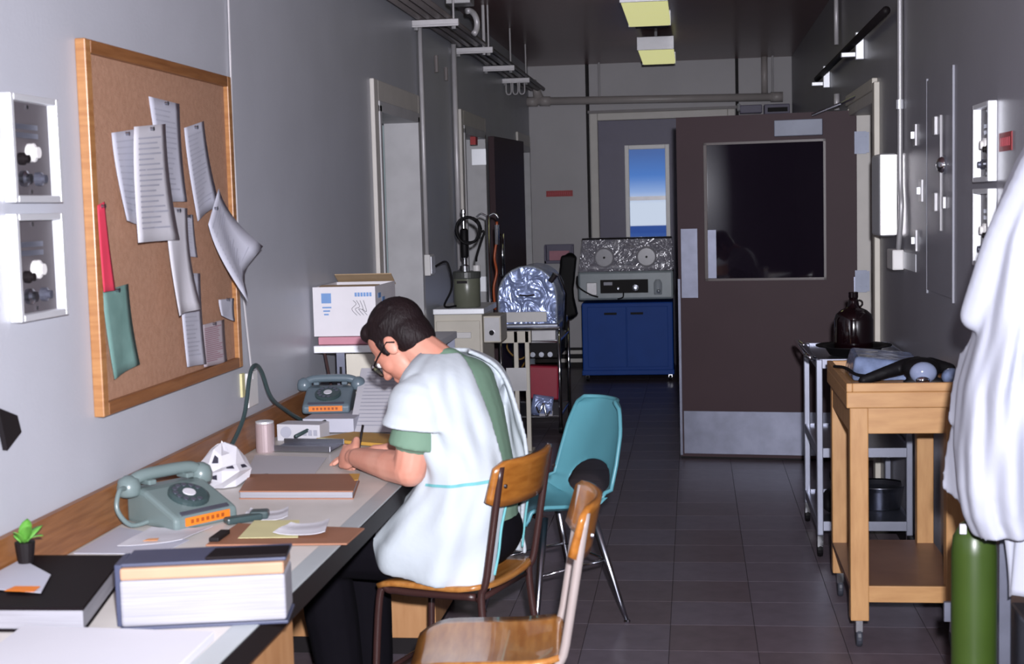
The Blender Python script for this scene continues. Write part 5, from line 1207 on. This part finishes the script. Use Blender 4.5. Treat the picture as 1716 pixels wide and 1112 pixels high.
o = MB().lathe([(0.06, 0), (0.095, 0.005), (0.11, 0.10), (0.12, 0.105), (0.12, 0.11), (0.09, 0.05), (0.01, 0.02)], (2.345, 6.45, 0.151), 28)
tag(o.build('steel_bowl', m_steel, smooth=True), 'round stainless bowl on lowest shelf of the steel trolley', 'bowl')
bag = MB()
for (x, y, z, r) in ((2.14, 6.35, 0.21, 0.06), (2.165, 6.30, 0.25, 0.055), (2.12, 6.33, 0.19, 0.04), (2.16, 6.38, 0.31, 0.045)): bag.ell((x, y, z), (r, r, r*0.95), None, 14, 10)
bo = remesh(bag, 'black_sack', m_black, None, 0.012, 4); tag(bo, 'crumpled black sack beside the bowl on lowest trolley shelf', 'sack')
t = thing('small_rack', 'pale bracket shaped rack on middle shelf of the steel trolley', 'rack', (2.18, 6.25, 0.471))
MB().b(2.14, 2.26, 6.3, 6.33, 0.471, 0.478).build('foot', m_cream, t, world=True); MB().b(2.24, 2.26, 6.3, 6.33, 0.478, 0.60).build('upright', m_cream, t, world=True); MB().b(2.14, 2.24, 6.3, 6.33, 0.585, 0.60).build('arm', m_cream, t, world=True)

# instruments on the wooden stand
m_blueplas = mat('blue_grey_film', '#7d8cae', 0.18, var=0.25, scale=18, bump=0.6, bscale=14)
tz = 0.895
t = thing('wrapped_box', 'blue-grey plastic wrapped box on the wooden stand', 'package', (2.23, 5.3, tz))
wb = MB().add([(2.085, 5.12, tz+0.002), (2.36, 5.12, tz+0.002), (2.36, 5.42, tz+0.002), (2.085, 5.42, tz+0.002), (2.10, 5.16, tz+0.085), (2.34, 5.15, tz+0.060), (2.33, 5.40, tz+0.075), (2.11, 5.40, tz+0.095)], [(0,3,2,1),(4,5,6,7),(0,1,5,4),(1,2,6,5),(2,3,7,6),(3,0,4,7)])
wb.build('wrap', m_blueplas, t, world=True, bevel=0.012, bseg=3)
tag(MB().b(2.075, 2.30, 4.87, 4.925, tz+0.001, tz+0.012).build('steel_tray', m_alu, bevel=0.004), 'flat pale metal tray at front of the wooden stand', 'tray')
t = thing('face_mask_bag', 'black rubber mask and breathing tube on the wooden stand', 'breathing mask', (2.27, 5.0, tz))
mk = MB()
mk.cap([(2.11, 5.00, tz+0.020), (2.19, 5.02, tz+0.045), (2.26, 5.05, tz+0.062), (2.30, 5.04, tz+0.075)], [0.018, 0.022, 0.028, 0.024])
mk.ell((2.305, 4.99, tz+0.058), (0.065, 0.06, 0.042), None, 16, 10); mk.cap([(2.34, 5.03, tz+0.07), (2.41, 5.05, tz+0.05), (2.415, 5.12, tz+0.03)], [0.026, 0.022, 0.02])
mk.cap([(2.25, 4.96, tz+0.014), (2.36, 4.955, tz+0.016)], [0.014, 0.016])
remesh(mk, 'rubber_tube', m_black, t, 0.007, 3)
MB().ell((2.305, 4.95, tz+0.050), (0.046, 0.034, 0.038), Matrix.Rotation(0.25, 3, 'X'), 20, 12).build('cup', mat('mask_clear', '#8d97b4', 0.12), t, world=True, smooth=True)
MB().ell((2.30, 4.925, tz+0.028), (0.024, 0.02, 0.016), None, 14, 8).build('valve', m_chrome, t, world=True, smooth=True)
tag(MB().tube(bez([(2.04, 5.30, tz+0.034), (2.07, 5.20, tz+0.04), (2.10, 5.12, tz+0.025), (2.14, 5.05, tz+0.028)], 6), 0.006, 8).build('rubber_tube', m_black, smooth=True), 'thin black tube over left rim of the wooden stand', 'tube')
tag(MB().ell((2.40, 4.95, tz+0.035), (0.035, 0.05, 0.030), None, 14, 8).build('breathing_bag', m_blueplas, smooth=True), 'shiny blue-grey bag beside the mask on the stand', 'bag')

# ------------------------------------------------------------------ green gas cylinder, post and the hanging white coat
t = thing('gas_cylinder', 'tall green gas cylinder standing under the white coat', 'gas cylinder', (2.222, 3.62, 0))
MB().lathe([(0.045, 0), (0.054, 0.012), (0.056, 0.03), (0.056, 0.65), (0.052, 0.69), (0.034, 0.722), (0.022, 0.73)], (2.222, 3.62, 0), 32).build('shell', m_cyl, t, world=True, smooth=True)
MB().lathe([(0.020, 0.728), (0.020, 0.74), (0.024, 0.742), (0.024, 0.75), (0.012, 0.755)], (2.222, 3.62, 0), 18).build('valve', m_white, t, world=True)
MB().b(2.176, 2.192, 3.560, 3.568, 0.71, 0.735).build('tag', m_paper, t, world=True)
t = thing('cylinder_stand', 'grey metal upright holding the green gas cylinder', 'stand', (2.30, 3.66, 0))
MB().b(2.283, 2.313, 3.62, 3.68, 0.0, 0.80).build('upright', m_alu, t, world=True, bevel=0.003)
MB().b(2.16, 2.313, 3.685, 3.70, 0.45, 0.50).build('strap', m_alu, t, world=True); MB().b(2.13, 2.36, 3.55, 3.72, -0.0, 0.0).build('base', m_alu, t, world=True) if False else None
t = thing('metal_footing', 'dark metal box at the lower right corner by the wall', 'box', (2.38, 3.5, 0))
MB().b(2.325, 2.44, 3.40, 3.70, 0.0, 0.50).build('case', mat('dark_metal', '#3b3b42', 0.4, 0.4), t, world=True, bevel=0.008)
MB().b(2.33, 2.435, 3.394, 3.40, 0.02, 0.46).build('door', mat('dark_metal_door', '#46464e', 0.4, 0.4), t, world=True, bevel=0.002)

t = thing('white_coat', 'white cotton coat hanging on right wall', 'coat', (2.38, 3.75, 1.72))
MB().lathe([(0.02, 0), (0.02, 0.008), (0.008, 0.010), (0.008, 0.06), (0.014, 0.065), (0.010, 0.075)], (XR, 3.50, 1.74), 12, Matrix.Rotation(-math.pi/2, 3, 'Y')).build('hook', m_chrome, t, world=True)
# z, x of the corridor side, y near, y far
CO = [(1.745, 2.385, 3.42, 3.56), (1.70, 2.345, 3.37, 3.60), (1.62, 2.303, 3.35, 3.62), (1.57, 2.282, 3.345, 3.63), (1.445, 2.240, 3.34, 3.64), (1.345, 2.226, 3.34, 3.64),
 (1.217, 2.206, 3.34, 3.64), (1.088, 2.172, 3.34, 3.64), (0.943, 2.160, 3.34, 3.62), (0.85, 2.160, 3.34, 3.57), (0.79, 2.170, 3.345, 3.555), (0.735, 2.195, 3.35, 3.552)]
def csec(v):
    q = v*(len(CO)-1); i = min(int(q), len(CO)-2); f_ = q-i
    return [CO[i][k]*(1-f_)+CO[i+1][k]*f_ for k in range(4)]
def coat(u, v):
    z, xo, yn, yf = csec(v); th = 2*math.pi*u
    xi = 2.425; c, s_ = math.cos(th), math.sin(th); k = 0.8
    cx, cy = (xo+xi)/2, (yn+yf)/2; rx, ry = (xi-xo)/2, (yf-yn)/2
    cc = math.copysign(abs(c)**k, c); ss = math.copysign(abs(s_)**k, s_)
    fo = (0.13*math.sin(th*9+z*4+1.2*math.sin(z*6))+0.07*math.sin(th*15-z*7))*min(1, 0.15+v*1.2)
    x = cx-rx*cc*(1+fo*0.15); y = cy-ry*ss*(1+fo)
    return Vector((min(x, 2.428), y, z+0.03*max(0, v-0.9)*10*(x-2.2)/0.2))
cm = MB().grid(coat, 110, 70)
cm.cap(bez([(2.33, 3.40, 1.60), (2.262, 3.44, 1.45), (2.222, 3.46, 1.335), (2.198, 3.48, 1.262)], 5), [0.052-0.0013*i for i in range(16)])
def flap(P, Q, S_, U_):
    P, Q, S_, U_ = Vector(P), Vector(Q), Vector(S_), Vector(U_)
    return lambda u, v: (P*(1-u)+Q*u)*(1-v)+(U_*(1-u)+S_*u)*v+Vector((0, 0.012*math.sin(u*6+v*4), 0))
cm.grid(flap((2.21, 3.50, 1.22), (2.19, 3.62, 1.16), (2.157, 3.62, 0.985), (2.185, 3.46, 0.955)), 14, 14)
cm.grid(flap((2.20, 3.50, 1.02), (2.175, 3.62, 1.00), (2.143, 3.63, 0.815), (2.19, 3.50, 0.78)), 14, 14)
remesh(cm, 'body', m_sheet, t, 0.0065, 5, 0.5, True, 0.012)
def tail(u, v):
    y = 3.44-0.10*u; z = 0.80-0.215*v-0.03*u*v+0.02*math.sin(u*5); x = 2.245+0.15*u+0.012*v+0.014*math.sin(u*12+v*2)
    return Vector((x, y, z))
MB().grid(tail, 24, 14).build('hem_tail', m_sheet, t, world=True, smooth=True, solid=0.004)
